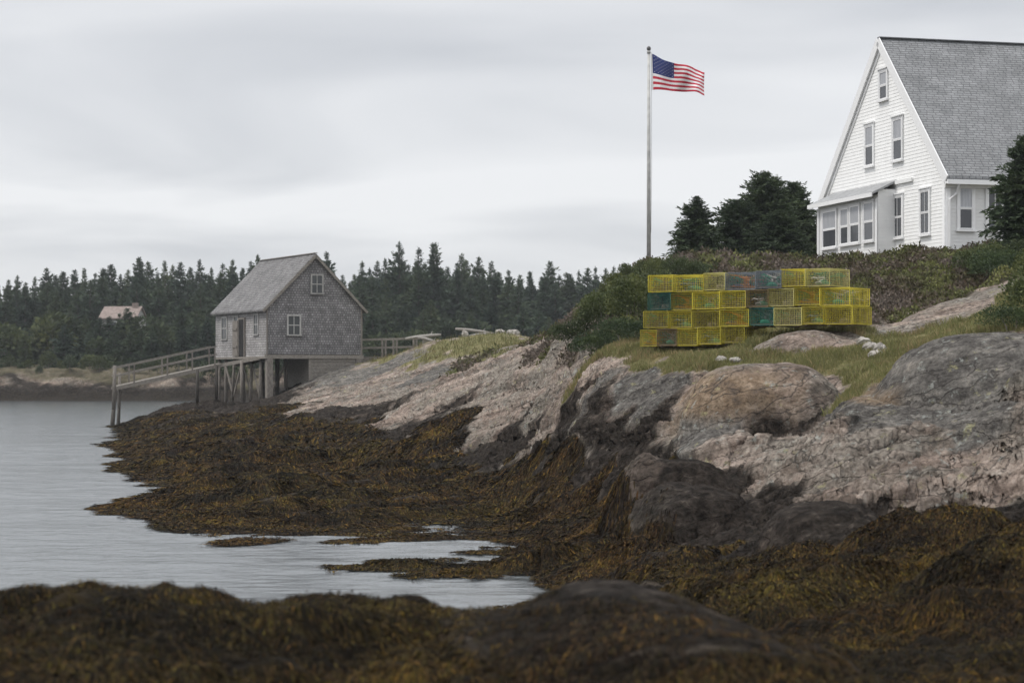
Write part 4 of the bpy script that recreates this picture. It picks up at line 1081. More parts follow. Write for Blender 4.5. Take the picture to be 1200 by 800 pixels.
def house_window(face, px0, px1, py0, py1, off=0.0, parent=None, curt=.5, muntin=(2, 2), case=.09, hood=True):
    ax = 'y' if face == 'g' else 'x'
    pp = parent or house
    u0, Ya = on_plane(px0, ax, off); u1, Yb = on_plane(px1, ax, off)
    if u0 > u1: u0, u1 = u1, u0
    Ym = (Ya + Yb) / 2; zt_ = zrow(py0, Ym); zb_ = zrow(py1, Ym)
    def bx(m, a, b, d0, d1, z0, z1):
        if face == 'g': m.box(off - d1, off - d0, a, b, z0, z1)
        else: m.box(a, b, off - d1, off - d0, z0, z1)
    zm = (zt_ + zb_) / 2
    pane = MB(); bx(pane, u0, u1, .022, .034, zb_, zm)
    w_ = pane.build('window', M['glass'], pp)
    up = MB(); bx(up, u0, u1, .022, .042, zm, zt_); up.build('pane', M['curtain' if curt > .4 else 'glass'], w_)
    fr = MB()
    bx(fr, u0 - case, u0, .021, .075, zb_ - .02, zt_ + case); bx(fr, u1, u1 + case, .021, .075, zb_ - .02, zt_ + case)
    bx(fr, u0, u1, .021, .073, zt_, zt_ + case)
    if hood: bx(fr, u0 - case - .03, u1 + case + .03, .021, .12, zt_ + case, zt_ + case + .05)
    fr.build('frame', M['trim'], w_)
    sl = MB(); bx(sl, u0 - case - .03, u1 + case + .03, .021, .13, zb_ - .09, zb_ - .021); sl.build('sill', M['trim'], w_)
    sa_ = MB(); t = .04
    for (za, zb2, dd) in ((zb_, zm, .035), (zm, zt_, .043)):
        bx(sa_, u0, u0 + t, dd, dd + .02, za, zb2); bx(sa_, u1 - t, u1, dd, dd + .02, za, zb2)
        bx(sa_, u0 + t, u1 - t, dd, dd + .019, za, za + t); bx(sa_, u0 + t, u1 - t, dd, dd + .019, zb2 - t, zb2)
    if curt < .4:
        for (za, zb2, dd) in ((zb_, zm, .035), (zm, zt_, .043)):
            um = (u0 + u1) / 2
            bx(sa_, um - .011, um + .011, dd, dd + .012, za + t, zb2 - t)
    sa_.build('sash', M['trim'], w_)
    return w_
house_window('g', 1015.2, 1024.2, 148, 194)
house_window('g', 1047.8, 1058, 139.5, 187.5)
house_window('g', 1032, 1040.4, 84, 116.5)
house_window('g', 1047, 1058.3, 231, 278, curt=.2)
house_window('g', 1080, 1090, 224, 274, curt=.2)
house_window('s', 1123.5, 1139.2, 220, 268.5, curt=.8)
house_window('s', 1156.8, 1174, 220.5, 268.5, curt=.2)
# glazed bump-out on the gable
pw = empty('sun_porch', (0, 0, 0)); pw.parent = house
po = -.72
ya, _ = on_plane(1028.6, 'y', po); yb, Yb_ = on_plane(959.0, 'y', po)
zE = 9.62 - HZ
mb = MB(); clap(mb, lambda z: (ya, yb), -.6, zE, .128, lambda u, o, z: (po - o, u, z)); mb.build('front_wall', M['white'], pw)
mb = MB(); clap(mb, lambda z: (po, 0), -.6, zE + .2, .128, lambda u, o, z: (u, ya - o, z)); mb.build('end_wall', M['white'], pw)
MB().add([(po, yb, -.6), (0, yb, -.6), (0, yb, zE + .2), (po, yb, zE)], [(0, 1, 2, 3)]).build('end_wall', M['white'], pw)
ez = .52
MB().hexa([(po - .28, ya - .12, zE - .02), (0, ya - .12, zE + ez - .06), (0, yb + .2, zE + ez - .06), (po - .28, yb + .35, zE - .02),
           (po - .28, ya - .12, zE + .06), (0, ya - .12, zE + ez + .02), (0, yb + .2, zE + ez + .02), (po - .28, yb + .35, zE + .06)]).build('roof', M['porch_roof'], pw)
MB().box(po - .325, po - .282, ya - .14, yb + .36, zE - .10, zE + .05).build('fascia', M['trim'], pw)
MB().box(po - .05, po - .022, ya - .03, ya + .15, -.6, zE - .12).box(po - .05, po - .022, yb - .15, yb + .03, -.6, zE - .12).box(po - .09, po - .022, ya, yb, -.02, .08).build('corner_board', M['trim'], pw)
for a_, b_, c_, d_, cu in ((965.2, 981, 247.5, 290, .9), (986, 995, 244.5, 286.3, .6), (997.3, 1008, 241, 284.5, .9), (1013.6, 1024.6, 237, 282, .6)):
    w_ = house_window('g', a_, b_, c_, d_, po, pw, cu, case=.07, hood=False)
# small hood where the porch roof meets the gable window
MB().box(-.10, -.034, ya - 1.5, ya - .13, zE + ez - .16, zE + ez - .02).build('head_board', M['white'], pw)

# ------------------------------------------------------------------ FLAGPOLE and FLAG
fp = at(760.3, HY, 78); fz = gz(fp.x, fp.y); ft = H + (HY - 60.5) / F * 78
pole = empty('flagpole', (fp.x, fp.y, fz), 0, 'tall slim pale flagpole standing on the headland behind the bushes', 'flagpole')
MB().tube([(0, 0, -.3), (0, 0, (ft - fz) * .5), (0, 0, ft - fz)], [.085, .075, .05], 12).build('pole', M['pole'], pole, True)
mb = MB(); mb.tube([(0, 0, ft - fz + .02 + .1 * math.sin(a) + .09) for a in np.linspace(-1.57, 1.57, 9)], [max(.004, .085 * math.cos(a)) for a in np.linspace(-1.57, 1.57, 9)], 12)
M['ball'] = mat_noise('pole_ball', (.10, .10, .10), (.16, .16, .16), 5, .4, 0)
mb.build('ball_finial', M['ball'], pole, True)
MB().tube([(0, 0, ft - fz - .08), (0, 0, ft - fz + .02)], .075, 10).build('truck', M['pole'], pole, True)
M['halyard'] = mat_noise('halyard', (.3, .3, .29), (.4, .4, .38), 5, .8, 0)
MB().tube([(.1, -.02, ft - fz - .05), (.11, -.03, 3.6), (.085, -.02, 1.2)], .008, 5).build('halyard', M['halyard'], pole)
nu, nv = 78, 52
u, v = np.meshgrid(np.linspace(0, 1, nu + 1), np.linspace(0, 1, nv + 1))
k_ = 78 / F
topx = np.interp(u, [0, .15, .45, .75, 1], [0, .16, .47, .78, 1.0]); 
tx = 764.2 + 61 * topx + 1.4 * v * (1 - u)
ty_top = np.interp(u, [0, .2, .45, .7, .88, 1], [63, 70, 76.2, 79.6, 81.8, 86]); ty_bot = np.interp(u, [0, .25, .5, .75, 1], [105.5, 106, 107.6, 109.8, 112.4])
k5 = np.ones(7) / 7
ty_top = np.apply_along_axis(lambda r_: np.convolve(np.pad(r_, 3, 'edge'), k5, 'valid'), 1, ty_top)
py_ = ty_top + (ty_bot - ty_top) * v + .9 * np.sin(u * 9 + v * 2) * u * np.sin(np.pi * v)
yy = 78 - .02 + .34 * np.sin(u * 8.5 - v * 1.8) * u ** .6 + .10 * np.sin(u * 17 + v * 4) * u - .25 * u
FV = np.stack([(tx - CX) * k_, yy, H + (HY - py_) * k_], -1)
fmat = []
for j in range(nv):
    for i in range(nu):
        uu, vv = (i + .5) / nu, (j + .5) / nv
        stripe = int(vv * 13)
        fmat.append(2 if (uu < .4 and vv < 7 / 13) else (0 if stripe % 2 == 0 else 1))
ii = np.arange((nu + 1) * (nv + 1)).reshape(nv + 1, nu + 1)
fq = np.stack([ii[:-1, :-1], ii[1:, :-1], ii[1:, 1:], ii[:-1, 1:]], -1).reshape(-1, 4)
base = FV[0, 0].copy()
flag = put(bpy.data.objects.new('flag', np_mesh('flag', FV.reshape(-1, 3) - base, fq, [M['red'], M['flagwhite'], M['blue']], True, None, fmat)), None,
           'red white and blue striped flag with stars flying from the pole', 'flag')
flag.location = base
sol = flag.modifiers.new('cloth', 'SOLIDIFY'); sol.thickness = .006; sol.offset = 0
SVs, SFs = [], []
def fpos(uu, vv):
    i = min(uu * nu, nu - .001); j = min(vv * nv, nv - .001); i0, j0 = int(i), int(j); a, b = i - i0, j - j0
    return FV[j0, i0] * (1 - a) * (1 - b) + FV[j0, i0 + 1] * a * (1 - b) + FV[j0 + 1, i0] * (1 - a) * b + FV[j0 + 1, i0 + 1] * a * b - base
for r_ in range(9):
    for c_ in range(11):
        if (r_ + c_) % 2: continue
        cu, cv = .4 * (c_ + 1) / 12, (7 / 13) * (r_ + 1) / 10
        for side in (-1, 1):
            b = len(SVs)
            for q in range(10):
                a = q * math.pi / 5; rad = .0155 if q % 2 == 0 else .0065
                p = fpos(cu + rad * math.sin(a) * .56, max(0, cv - rad * math.cos(a) * 1.05)); SVs.append((p[0], p[1] + side * .009, p[2]))
            c0 = fpos(cu, cv); SVs.append((c0[0], c0[1] + side * .009, c0[2]))
            for q in range(10):
                SFs.append((b + q, b + (q + 1) % 10, b + 10))
put(bpy.data.objects.new('stars', np_mesh('stars', SVs, SFs, M['flagwhite'], False)), flag)
hb_ = MB().bar(FV[0, 0] - base - Vector((.03, 0, 0)), FV[-1, 0] - base - Vector((.03, 0, 0)), .06, .012).build('header', M['flagwhite'], flag)

# ------------------------------------------------------------------ LOBSTER TRAPS
TW, TD, THH = .62, .95, .365
def trap_parts(seed):
    rng = random.Random(seed)
    w = MB(); t = (.0046, .004, .005, .0038, .0044)[(seed // 17) % 5]; c = .037
    def sag(): return rng.uniform(-.012, .012)
    nx_, nz_, ny_ = int(TW / c), int(THH / c), int(TD / c)
    for y in (0, TD * .5, TD):
        for i in range(nx_ + 1): w.bar((-TW / 2 + TW * i / nx_, y + sag(), 0), (-TW / 2 + TW * i / nx_, y + sag(), THH), t)
        for k in range(nz_ + 1): w.bar((-TW / 2, y + sag(), THH * k / nz_), (TW / 2, y + sag(), THH * k / nz_), t)
    for x in (-TW / 2, TW / 2):
        for j in range(ny_ + 1): w.bar((x + sag(), TD * j / ny_, 0), (x + sag(), TD * j / ny_, THH), t)
        for k in range(nz_ + 1): w.bar((x + sag(), 0, THH * k / nz_), (x + sag(), TD, THH * k / nz_), t)
    for z in (0, THH):
        for i in range(nx_ + 1): w.bar((-TW / 2 + TW * i / nx_, 0, z + sag()), (-TW / 2 + TW * i / nx_, TD, z + sag()), t)
        for j in range(ny_ + 1): w.bar((-TW / 2, TD * j / ny_, z + sag()), (TW / 2, TD * j / ny_, z + sag()), t)
    fr = MB(); r = .0065
    cs = [(-TW / 2, 0), (TW / 2, 0), (TW / 2, TD), (-TW / 2, TD)]
    for i in range(4):
        a, b = cs[i], cs[(i + 1) % 4]
        for z in (0, THH): fr.bar((*a, z), (*b, z), r * 2)
        fr.bar((*a, 0), (*a, THH), r * 2)
    nets = []                                              # funnel heads of twine
    for sx in (-1, 1):
        net = MB(); nets.append(net)
        for q in range(9):
            a = q / 9 * 2 * math.pi
            net.bar((sx * TW / 2 * .97, TD * .27 + .16 * math.cos(a), THH / 2 + .15 * math.sin(a)), (sx * .08, TD * .27 + .06 * math.cos(a), THH / 2 + .05 * math.sin(a)), .011)
        for s_ in (.2, .5, .8):
            pts = [(sx * (TW / 2 * .97 * (1 - s_) + .08 * s_), TD * .27 + (.16 * (1 - s_) + .06 * s_) * math.cos(q / 8 * 6.283), THH / 2 + (.15 * (1 - s_) + .05 * s_) * math.sin(q / 8 * 6.283)) for q in range(9)]
            net.tube(pts, .006, 4, False)
    twine = MB(); par = MB()
    for q in range(7):
        x = -TW * .4 + TW * .8 * q / 6
        par.bar((x, TD * .5, .04), (x * .4, TD * .78, THH * .55), .011); par.bar((x, TD * .5, THH - .03), (x * .4, TD * .78, THH * .6), .011)
    bag = MB(); bx, by = rng.uniform(-.15, .15), rng.uniform(.1, .35)
    bag.tube([(bx - .13, by + .02, .035), (bx - .08, by, .06), (bx, by - .02, .075), (bx + .08, by + .01, .06), (bx + .13, by, .03)], [.015, .055, .06, .05, .012], 9)
    rp = MB()
    zb = .03
    for k in range(6):
        rr = rng.uniform(.11, .2); cx_, cy_ = rng.uniform(-.08, .08), .72 + rng.uniform(-.1, .1) if seed % 2 else rng.uniform(.2, .4)
        rp.tube([(cx_ + rr * math.cos(a), cy_ + rr * math.sin(a), zb + .035 * k + rng.uniform(-.015, .02)) for a in np.linspace(0, 6.1, 12)], .016, 5, False)
    twine.tube([(rng.uniform(-.29, .29), rng.uniform(.02, .9), rng.uniform(.02, .34)) for k in range(58)], .0085, 4)
    rn = MB()
    for x in (-TW * .33, TW * .33): rn.box(x - .02, x + .02, .02, TD - .02, -.035, -.014)
    rn.box(-TW / 2 + .03, TW / 2 - .03, .06, .1, .004, .03)
    return [('wire_cage', w), ('frame', fr), ('net_head', nets[0]), ('net_head', nets[1]), ('parlour_net', par), ('loose_twine', twine), ('bait_bag', bag), ('rope_coil', rp), ('runner', rn)]
TM = {}
def trap_meshes(color, var):
    key = (color, var)
    if key not in TM:
        parts = trap_parts(var * 17 + 3)
        mm = {'wire_cage': M['trap_' + color], 'frame': M['trap_' + ('olive' if color == 'yellow' and var % 2 else color)],
              'net_head': M[['net_green', 'net_dark', 'runner', 'net_green'][var % 4]], 'bait_bag': M[['net_dark', 'net_green', 'runner'][var % 3]],
              'rope_coil': M[['rope', 'bluerope', 'net_dark'][(var + len(color)) % 3]], 'runner': M['runner'], 'parlour_net': M['net_dark'], 'loose_twine': M[['runner', 'net_green', 'net_dark', 'net_orange', 'rope'][var % 5]]}
        TM[key] = [(nm, mb_.mesh('trap_' + nm, mm[nm])) for nm, mb_ in parts]
    return TM[key]
T0 = at(757, HY, 45.0); T1 = at(996, HY, 42.0)
tdir = (T1 - T0); tlen = tdir.length; tdir.normalize(); trot = math.atan2(tdir.y, tdir.x)
ROWS = {  # row from the top: start fraction and colours left to right
    'top': (.012, ['yellow', 'yellow', 'pale yellow', 'grey', 'grey', 'yellow', 'pale yellow'], .905),
    'second': (.01, ['green', 'olive', 'yellow', 'yellow', 'brown', 'pale yellow', 'yellow', 'yellow'], 1.0),
    'third': (-.012, ['olive', 'yellow', 'olive', 'yellow', 'green', 'pale yellow', 'yellow', 'yellow'], 1.01),
    'bottom': (-.03, ['yellow', 'brown', 'yellow', 'yellow', 'olive'], .50)}
ords = ['leftmost', 'second from left', 'third from left', 'fourth from left', 'fifth from left', 'sixth from left', 'seventh from left', 'rightmost']
zb_left = H + (HY - 405.5) / F * 45.0
lvl = {'bottom': 0, 'third': 1, 'second': 2, 'top': 3}
cnt = 0
for rn_, (f0, cols_, f1) in ROWS.items():
    n = len(cols_)
    wd_ = [random.uniform(.82, 1.2) for _ in cols_]; tot = sum(wd_)
    for i, cname in enumerate(cols_):
        fr = f0 + (f1 - f0) * (sum(wd_[:i]) + wd_[i] / 2) / tot
        p = T0 + tdir * (tlen * fr)
        z = zb_left + lvl[rn_] * (THH + .042) + .012 * math.sin(i * 2.1 + lvl[rn_])
        z += .03 * (fr > .5) + (.16 * max(0, fr - .1) if rn_ == 'bottom' else 0)
        sw = (f1 - f0) * tlen * wd_[i] / tot / TW
        pos_ = 'rightmost' if i == n - 1 else ords[i]
        o = empty('lobster_trap', (p.x, p.y + random.uniform(-.04, .04), z), trot + random.uniform(-.03, .03),
                  f'{cname} wire lobster trap, {pos_} in the {rn_} row of the stack', 'lobster trap', 'lobster traps stacked on the grass')
        o.scale = (sw * .985, 1, 1)
        var = cnt % 5; cnt += 1
        for nm, me in trap_meshes(cname, var):
            if nm == 'rope_coil' and (cnt * 7) % 5 in (1, 3): continue
            put(bpy.data.objects.new(nm, me), o)

# ------------------------------------------------------------------ near trees and bushes
sp_near = [spruce_meshes('near_spruce', 4, 1.5, 420, 7, 6, .21, 300, .03, 'spruce', .95, .36, 0, .4),
           spruce_meshes('near_spruce', 4, 1.9, 540, 8, 6, .21, 301, .02, 'spruce', .78, .36, 0, .35),
           spruce_meshes('near_spruce', 5, 1.5, 440, 7, 6, .22, 302, .02, 'spruce', .75, .36, 0, .35)]
def near_spruce(px, d, top, base, kind, wide, label, rz=0.0, grp='spruces behind the flagpole'):
    p = at(px, HY, d); z0 = gz(p.x, p.y)
    h = H + (HY - top) / F * d - z0
    nat = (4, 4, 5)[kind]
    plant('spruce_tree', sp_near[kind], (p.x, p.y, z0), rz, h / nat * wide, label, 'spruce tree', grp, sz=h / nat)
near_spruce(816, 84, 230, 305, 0, 1.5, 'small pointed spruce standing apart just right of the flagpole', .4)
near_spruce(896, 87, 202, 305, 1, 1.3, 'tallest dark spruce in the clump between flagpole and house', 1.2)
near_spruce(864, 86, 234, 305, 1, 1.35, 'bushy lower spruce on the flagpole side of the clump', 2.6)
near_spruce(930, 88, 214, 305, 1, 1.15, 'rounded spruce of the clump beside the sun porch', 4.1)
near_spruce(912, 84, 246, 305, 1, 1.5, 'low spruce in front of the clump beside the house', 5.3)
near_spruce(1199, 57, 160, 310, 2, 1.15, 'dark spruce in front of the side windows of the house', .9, None)
bush_v = [blob_meshes('bush', [(0, 0, .55, .8, .8, .6), (.55, .1, .75, .6, .6, .55), (-.6, 0, .5, .6, .6, .5), (.1, -.35, .4, .8, .5, .4)], 5600, .075, 400, 'bush', stem=True),
          blob_meshes('bush', [(0, 0, .7, .75, .7, .75), (.5, -.1, .5, .6, .6, .5), (-.45, .1, .9, .5, .5, .5)], 5200, .075, 401, 'bush'),
          blob_meshes('juniper', [(0, 0, .35, 1.1, .8, .4), (.6, .1, .4, .8, .6, .4), (-.7, -.1, .3, .8, .6, .35)], 5500, .07, 402, 'juniper', .35),
          blob_meshes('bush', [(0, 0, .9, .55, .55, .9), (.3, 0, 1.4, .4, .4, .5), (-.3, .1, .6, .5, .5, .5)], 4400, .072, 403, 'bush')]
def bush(px, d, sc, kind, rz, label, grp='leafy bushes on the headland slope', name='bayberry_bush', sz=None):
    p = at(px, HY, d)
    plant(name, bush_v[kind], (p.x, p.y, gz(p.x, p.y) - .05), rz, sc, label, 'bush', grp, ('crown', 'stem'), sz)
BU = [(672, 55, .62, 0, .3, 'low bush furthest down the slope left of the traps'),
      (700, 50, .8, 2, 1.1, 'dense dark bush at the foot of the thicket left of the traps'),
      (735, 48.5, .85, 2, 2.0, 'dark spreading bush touching the left end of the trap stack'),
      (694, 58, .62, 1, 2.2, 'bush on the skyline at the left edge of the thicket'),
      (712, 55, .85, 0, 4.0, 'broad bush in the middle of the thicket left of the traps'),
      (738, 53, .95, 1, 5.1, 'rounded bush right behind the left end of the traps'),
      (716, 63, .6, 3, .5, 'upright bush on the skyline left of the flagpole'),
      (738, 68, .62, 3, 3.3, 'highest leafy bush just left of the flagpole'),
      (774, 71, .7, 0, 1.9, 'light green bush in front of the flagpole foot'),
      (752, 60, .95, 0, .2, 'wide bush below the flagpole above the traps'),
      (802, 67, .75, 0, 2.4, 'light green bush behind the middle of the traps'),
      (832, 71, .75, 2, 3.4, 'low dark bush under the small pointed spruce'),
      (664, 59, .45, 2, .8, 'smallest low bush at the thicket edge on the rock ridge'),
      (728, 60, .8, 2, 1.7, 'dark bush in the heart of the thicket below the flagpole'),
      (755, 74, .6, 1, 2.9, 'bush standing close against the foot of the flagpole')]
for a in BU: bush(*a[:5], a[5])
for a in [(1150, 53.5, .7, 0, .3, 'bright green bush on the slope under the side windows'),
          (1172, 51.5, 1.0, 2, 1.5, 'dark juniper above the long slanting slab'),
          (1198, 54, .65, 1, 2.5, 'tall green bush at the foot of the dark spruce'),
          (1160, 57, .8, 2, .9, 'dark juniper below the house corner'),
          (1215, 50, .7, 0, 4.5, 'bush cut by the picture edge above the slab'),
          (1192, 37.5, .62, 2, 2.2, 'dark low juniper in the grass below the slanting slab'),
          (1215, 38.5, .8, 0, 1.2, 'small bush right of the low juniper in the grass')]:
    bush(*a[:5], a[5], 'bushes below the house')


# ------------------------------------------------------------------ scattered cover (uncountable): rockweed, grass, heath
def scatter(mask, n, seed, dmin=6, dmax=130, pxlo=-60, pxhi=1260):
    rng = np.random.default_rng(seed)
    rows = HY + (H - Zn) / D * F
    dpy = np.abs(np.gradient(rows, axis=0))
    wgt = mask * np.clip(dpy, .05, 4) * ((D > dmin) & (D < dmax)) * ((gp > pxlo) & (gp < pxhi))
    cdf = np.cumsum(wgt.ravel()); cdf /= cdf[-1]
    k = np.searchsorted(cdf, rng.random(n))
    r_, c_ = np.divmod(k, nc)
    px_ = gp[r_, c_] + rng.uniform(-.8, .8, n); lv_ = gl[r_, c_] + rng.uniform(-.5, .5, n) * (LVF[1] - LVF[0])
    d_ = np.exp(lv_)
    return (px_ - CX) / F * d_, d_, rng


def fronds(name, mask, n, seed, dmin, dmax, len0, wid0, palette, lift, mat):
    x, y, rng = scatter(mask * np.clip(.12 + 1.6 * (fbm(X / .9, Y / .7, 120, 3) + .38), .06, 1), n, seed, dmin, dmax)
    e = .06 + .002 * y
    z = ground(x, y)
    gxx = (ground(x + e, y) - ground(x - e, y)) / (2 * e); gyy = (ground(x, y + e) - ground(x, y - e)) / (2 * e)
    gm = np.sqrt(gxx ** 2 + gyy ** 2) + .25
    ang = np.arctan2(-gyy, -gxx) + rng.normal(size=n) * (.25 + .4 / (1 + 6 * (gm - .25))) + .8 * noise2(x / .8, y / .8, 79)
    fl = rng.random(n)
    ln = len0 * (.5 + fl) * np.clip(y / 40, .55, 1.5) / np.sqrt(1 + (gm - .25) ** 2); wd = wid0 * (.6 + .8 * rng.random(n)) * np.clip(y / 30, .55, 2.4)
    px_, py_ = np.cos(ang), np.sin(ang)
    segs = 4
    V = np.empty((n, segs + 1, 2, 3))
    cx_, cy_ = x.copy(), y.copy()
    curl = rng.normal(size=n) * .35
    for s_ in range(segs + 1):
        t = s_ / segs
        w_ = wd * (.35 + 1.1 * math.sin(math.pi * min(1, t * .85 + .12))) * .5
        zz_ = np.maximum(ground(cx_, cy_), -.0) + lift * (.3 + 2.0 * math.sin(math.pi * t) * rng.random(n)) + .006
        ox, oy = -np.sin(ang) * w_, np.cos(ang) * w_
        tl = (rng.random(n) - .5) * w_ * 1.3
        V[:, s_, 0] = np.stack([cx_ - ox, cy_ - oy, zz_ - tl], 1); V[:, s_, 1] = np.stack([cx_ + ox, cy_ + oy, zz_ + tl], 1)
        ang = ang + curl / segs
        cx_ = cx_ + np.cos(ang) * ln / segs; cy_ = cy_ + np.sin(ang) * ln / segs
    b = (np.arange(n) * (segs + 1) * 2)[:, None, None]
    s_ = np.arange(segs)[None, :, None] * 2
    q = (b + s_ + np.array([0, 1, 3, 2])[None, None, :]).reshape(-1, 4)
    pt_ = .37 + .62 * fbm(x / 1.7, y / 1.3, 80, 5, .7) * 1.5 + .27 * rng.normal(size=n)
    pt_ = np.clip(pt_, 0, .999)
    pal = np.array(palette); i = pt_ * (len(pal) - 1); i0 = i.astype(int); fr = (i - i0)[:, None]
    colr = pal[i0] * (1 - fr) + pal[np.minimum(i0 + 1, len(pal) - 1)] * fr
    tint = np.clip(.5 + .6 * fbm(x / 3.1, y / 2.2, 130, 3) + .35 * rng.normal(size=n), 0, 1)[:, None]
    colr = colr * ((1 - tint) * np.array([.86, 1.04, .95]) + tint * np.array([1.13, .93, .94])) * (.55 + .95 * rng.random(n) ** 1.3)[:, None]
    colr = np.repeat(np.concatenate([colr, np.ones((n, 1))], 1), (segs + 1) * 2, 0)
    return V.reshape(-1, 3), q, colr


WPAL = [(.010, .008, .0065), (.015, .0115, .008), (.026, .019, .011), (.044, .029, .013), (.060, .040, .015), (.080, .053, .016), (.125, .082, .018)]
m_frond = mat_attr('rockweed_fronds', 'col', .7, .04, .12)
parts_ = [fronds('a', m_weed * (Zn > -.06), 210000, 1, 6, 17, .14, .008, WPAL, .012, None),
          fronds('b', m_weed * (Zn > -.06), 330000, 2, 17, 45, .20, .0115, WPAL, .014, None),
          fronds('c', m_weed * (Zn > -.06), 190000, 3, 45, 120, .24, .0125, WPAL, .016, None)]
off = 0; VV, QQ, CC = [], [], []
for V_, q_, c_ in parts_:
    VV.append(V_); QQ.append(q_ + off); CC.append(c_); off += len(V_)
put(bpy.data.objects.new('rockweed', np_mesh('rockweed', np.concatenate(VV), np.concatenate(QQ), m_frond, True, {'col': np.concatenate(CC)})), kind='stuff')


def blades(mask, n, seed, dmin, dmax, h0, w0, palette, sc=1.2, bend=.5):
    x, y, rng = scatter(mask, n, seed, dmin, dmax)
    z = ground(x, y)
    hh_ = h0 * (.4 + 1.0 * rng.random(n) ** 1.5) * (.85 + 1.1 * fbm(x / 1.2, y / 1.2, 90, 2)); ww = w0 * (.6 + .8 * rng.random(n)) * np.clip(y / 45, .7, 2.2)
    a = rng.random(n) * 6.283; lean = rng.random(n) * bend + .1
    dx, dy = np.cos(a), np.sin(a)
    sx, sy = -np.sin(a + rng.normal(size=n) * .8), np.cos(a + rng.normal(size=n) * .8)
    p0_ = np.stack([x, y, z - .02], 1); s_ = np.stack([sx, sy, 0 * sx], 1) * (ww / 2)[:, None]
    m_ = p0_ + np.stack([dx * lean * hh_ * .35, dy * lean * hh_ * .35, hh_ * .6], 1)
    t_ = p0_ + np.stack([dx * lean * hh_, dy * lean * hh_, hh_], 1)
    V = np.stack([p0_ - s_, p0_ + s_, m_ + s_ * .75, t_, m_ - s_ * .75], 1).reshape(-1, 3)
    q = (np.arange(n) * 5)[:, None] + np.arange(5)[None]
    pt_ = np.clip(.5 + .75 * fbm(x / sc, y / sc, seed + 7, 3) + .2 * rng.normal(size=n), 0, .999)
    pal = np.array(palette); i = pt_ * (len(pal) - 1); i0 = i.astype(int); fr = (i - i0)[:, None]
    colr = (pal[i0] * (1 - fr) + pal[np.minimum(i0 + 1, len(pal) - 1)] * fr) * (.75 + .5 * rng.random(n))[:, None]
    return V, q, np.repeat(np.concatenate([colr, np.ones((n, 1))], 1), 5, 0)
GPAL = [(.36, .27, .15), (.28, .235, .115), (.16, .17, .065), (.21, .215, .085), (.36, .31, .16)]
G1 = blades(m_grass, 110000, 31, 30, 62, .13, .010, GPAL)
G2 = blades(m_grass, 50000, 32, 62, 125, .20, .012, [tuple(.72 * q for q in c_) for c_ in GPAL], 3)
V_ = np.concatenate([G1[0], G2[0]]); q_ = np.concatenate([G1[1], G2[1] + len(G1[0])]); c_ = np.concatenate([G1[2], G2[2]])
put(bpy.data.objects.new('grass', np_mesh('grass', V_, q_, mat_attr('grass_blades', 'col', .7, .2, .25), False, {'col': c_})), kind='stuff')


def heath_leaves(mask, n, seed, dmin, dmax):
    x, y, rng = scatter(mask, n, seed, dmin, dmax)
    z = ground(x, y) + rng.random(n) ** 1.6 * .2 * (.7 + .6 * fbm(x / 1.0, y / 1.0, 95, 2))
    p = np.stack([x, y, z], 1)
    d_ = unit(rng.normal(size=(n, 3)) * .8 + np.array([0, -.1, .55]))
    ln = (.07 + .08 * rng.random(n)) * np.clip(y / 55, .8, 1.6)
    V, q = kites(p, d_, ln, ln * .5, rng)
    pt_ = np.clip(.5 + 1.25 * fbm(x / 1.5, y / 2.4, 97, 3) + .10 * rng.normal(size=n), 0, .999)
    pal = np.array([(.12, .097, .08), (.17, .14, .12), (.095, .07, .05), (.08, .068, .038), (.088, .09, .036), (.11, .12, .042), (.16, .165, .06)])
    i = pt_ * (len(pal) - 1); i0 = i.astype(int); fr = (i - i0)[:, None]
    colr = (pal[i0] * (1 - fr) + pal[np.minimum(i0 + 1, len(pal) - 1)] * fr) * (.7 + .6 * rng.random(n))[:, None]
    return V, q, np.repeat(np.concatenate([colr, np.ones((n, 1))], 1), 4, 0)
V_, q_, c_ = heath_leaves(m_heath, 110000, 41, 43, 95)
put(bpy.data.objects.new('heath', np_mesh('heath', V_, q_, mat_attr('heath_leaves', 'col', .75, .2, .15), False, {'col': c_})), kind='stuff')

# ------------------------------------------------------------------ sky, sun, camera
hz = N('sea_haze')
hz.t.nodes.remove(hz.b)
pv = hz.n('ShaderNodeVolumePrincipled'); pv.inputs['Color'].default_value = (.82, .86, .90, 1); pv.inputs['Density'].default_value = .00026; pv.inputs['Anisotropy'].default_value = .2
hz.l(pv.outputs[0], hz.out.inputs['Volume'])
MB().box(-3200, 3200, -400, 3200, -6, 24).build('haze', hz.m, None, kind='stuff')
SUN_EL, SUN_AZ = 56, -100                               # degrees; azimuth from +Y towards +X
world = bpy.data.worlds.new('World'); scene.world = world; world.use_nodes = True
t = world.node_tree; t.nodes.clear()
def wn(typ, **kw):
    o = t.nodes.new(typ)
    for k, v_ in kw.items(): setattr(o, k, v_)
    return o
out = wn('ShaderNodeOutputWorld'); bg = wn('ShaderNodeBackground'); bg.inputs[1].default_value = .1
t.links.new(bg.outputs[0], out.inputs[0])
sky = wn('ShaderNodeTexSky', sky_type='NISHITA', sun_disc=False); sky.sun_elevation = R(SUN_EL); sky.sun_rotation = R(SUN_AZ)
tc = wn('ShaderNodeTexCoord'); sep = wn('ShaderNodeSeparateXYZ'); t.links.new(tc.outputs['Generated'], sep.inputs[0])
def wm(op, a, b=0.0, clamp=False):
    o = wn('ShaderNodeMath', operation=op, use_clamp=clamp)
    for k, v_ in ((0, a), (1, b)):
        if hasattr(v_, 'node'): t.links.new(v_, o.inputs[k])
        else: o.inputs[k].default_value = v_
    return o.outputs[0]
zc = wm('ADD', wm('MAXIMUM', sep.outputs['Z'], 0.0), .16)
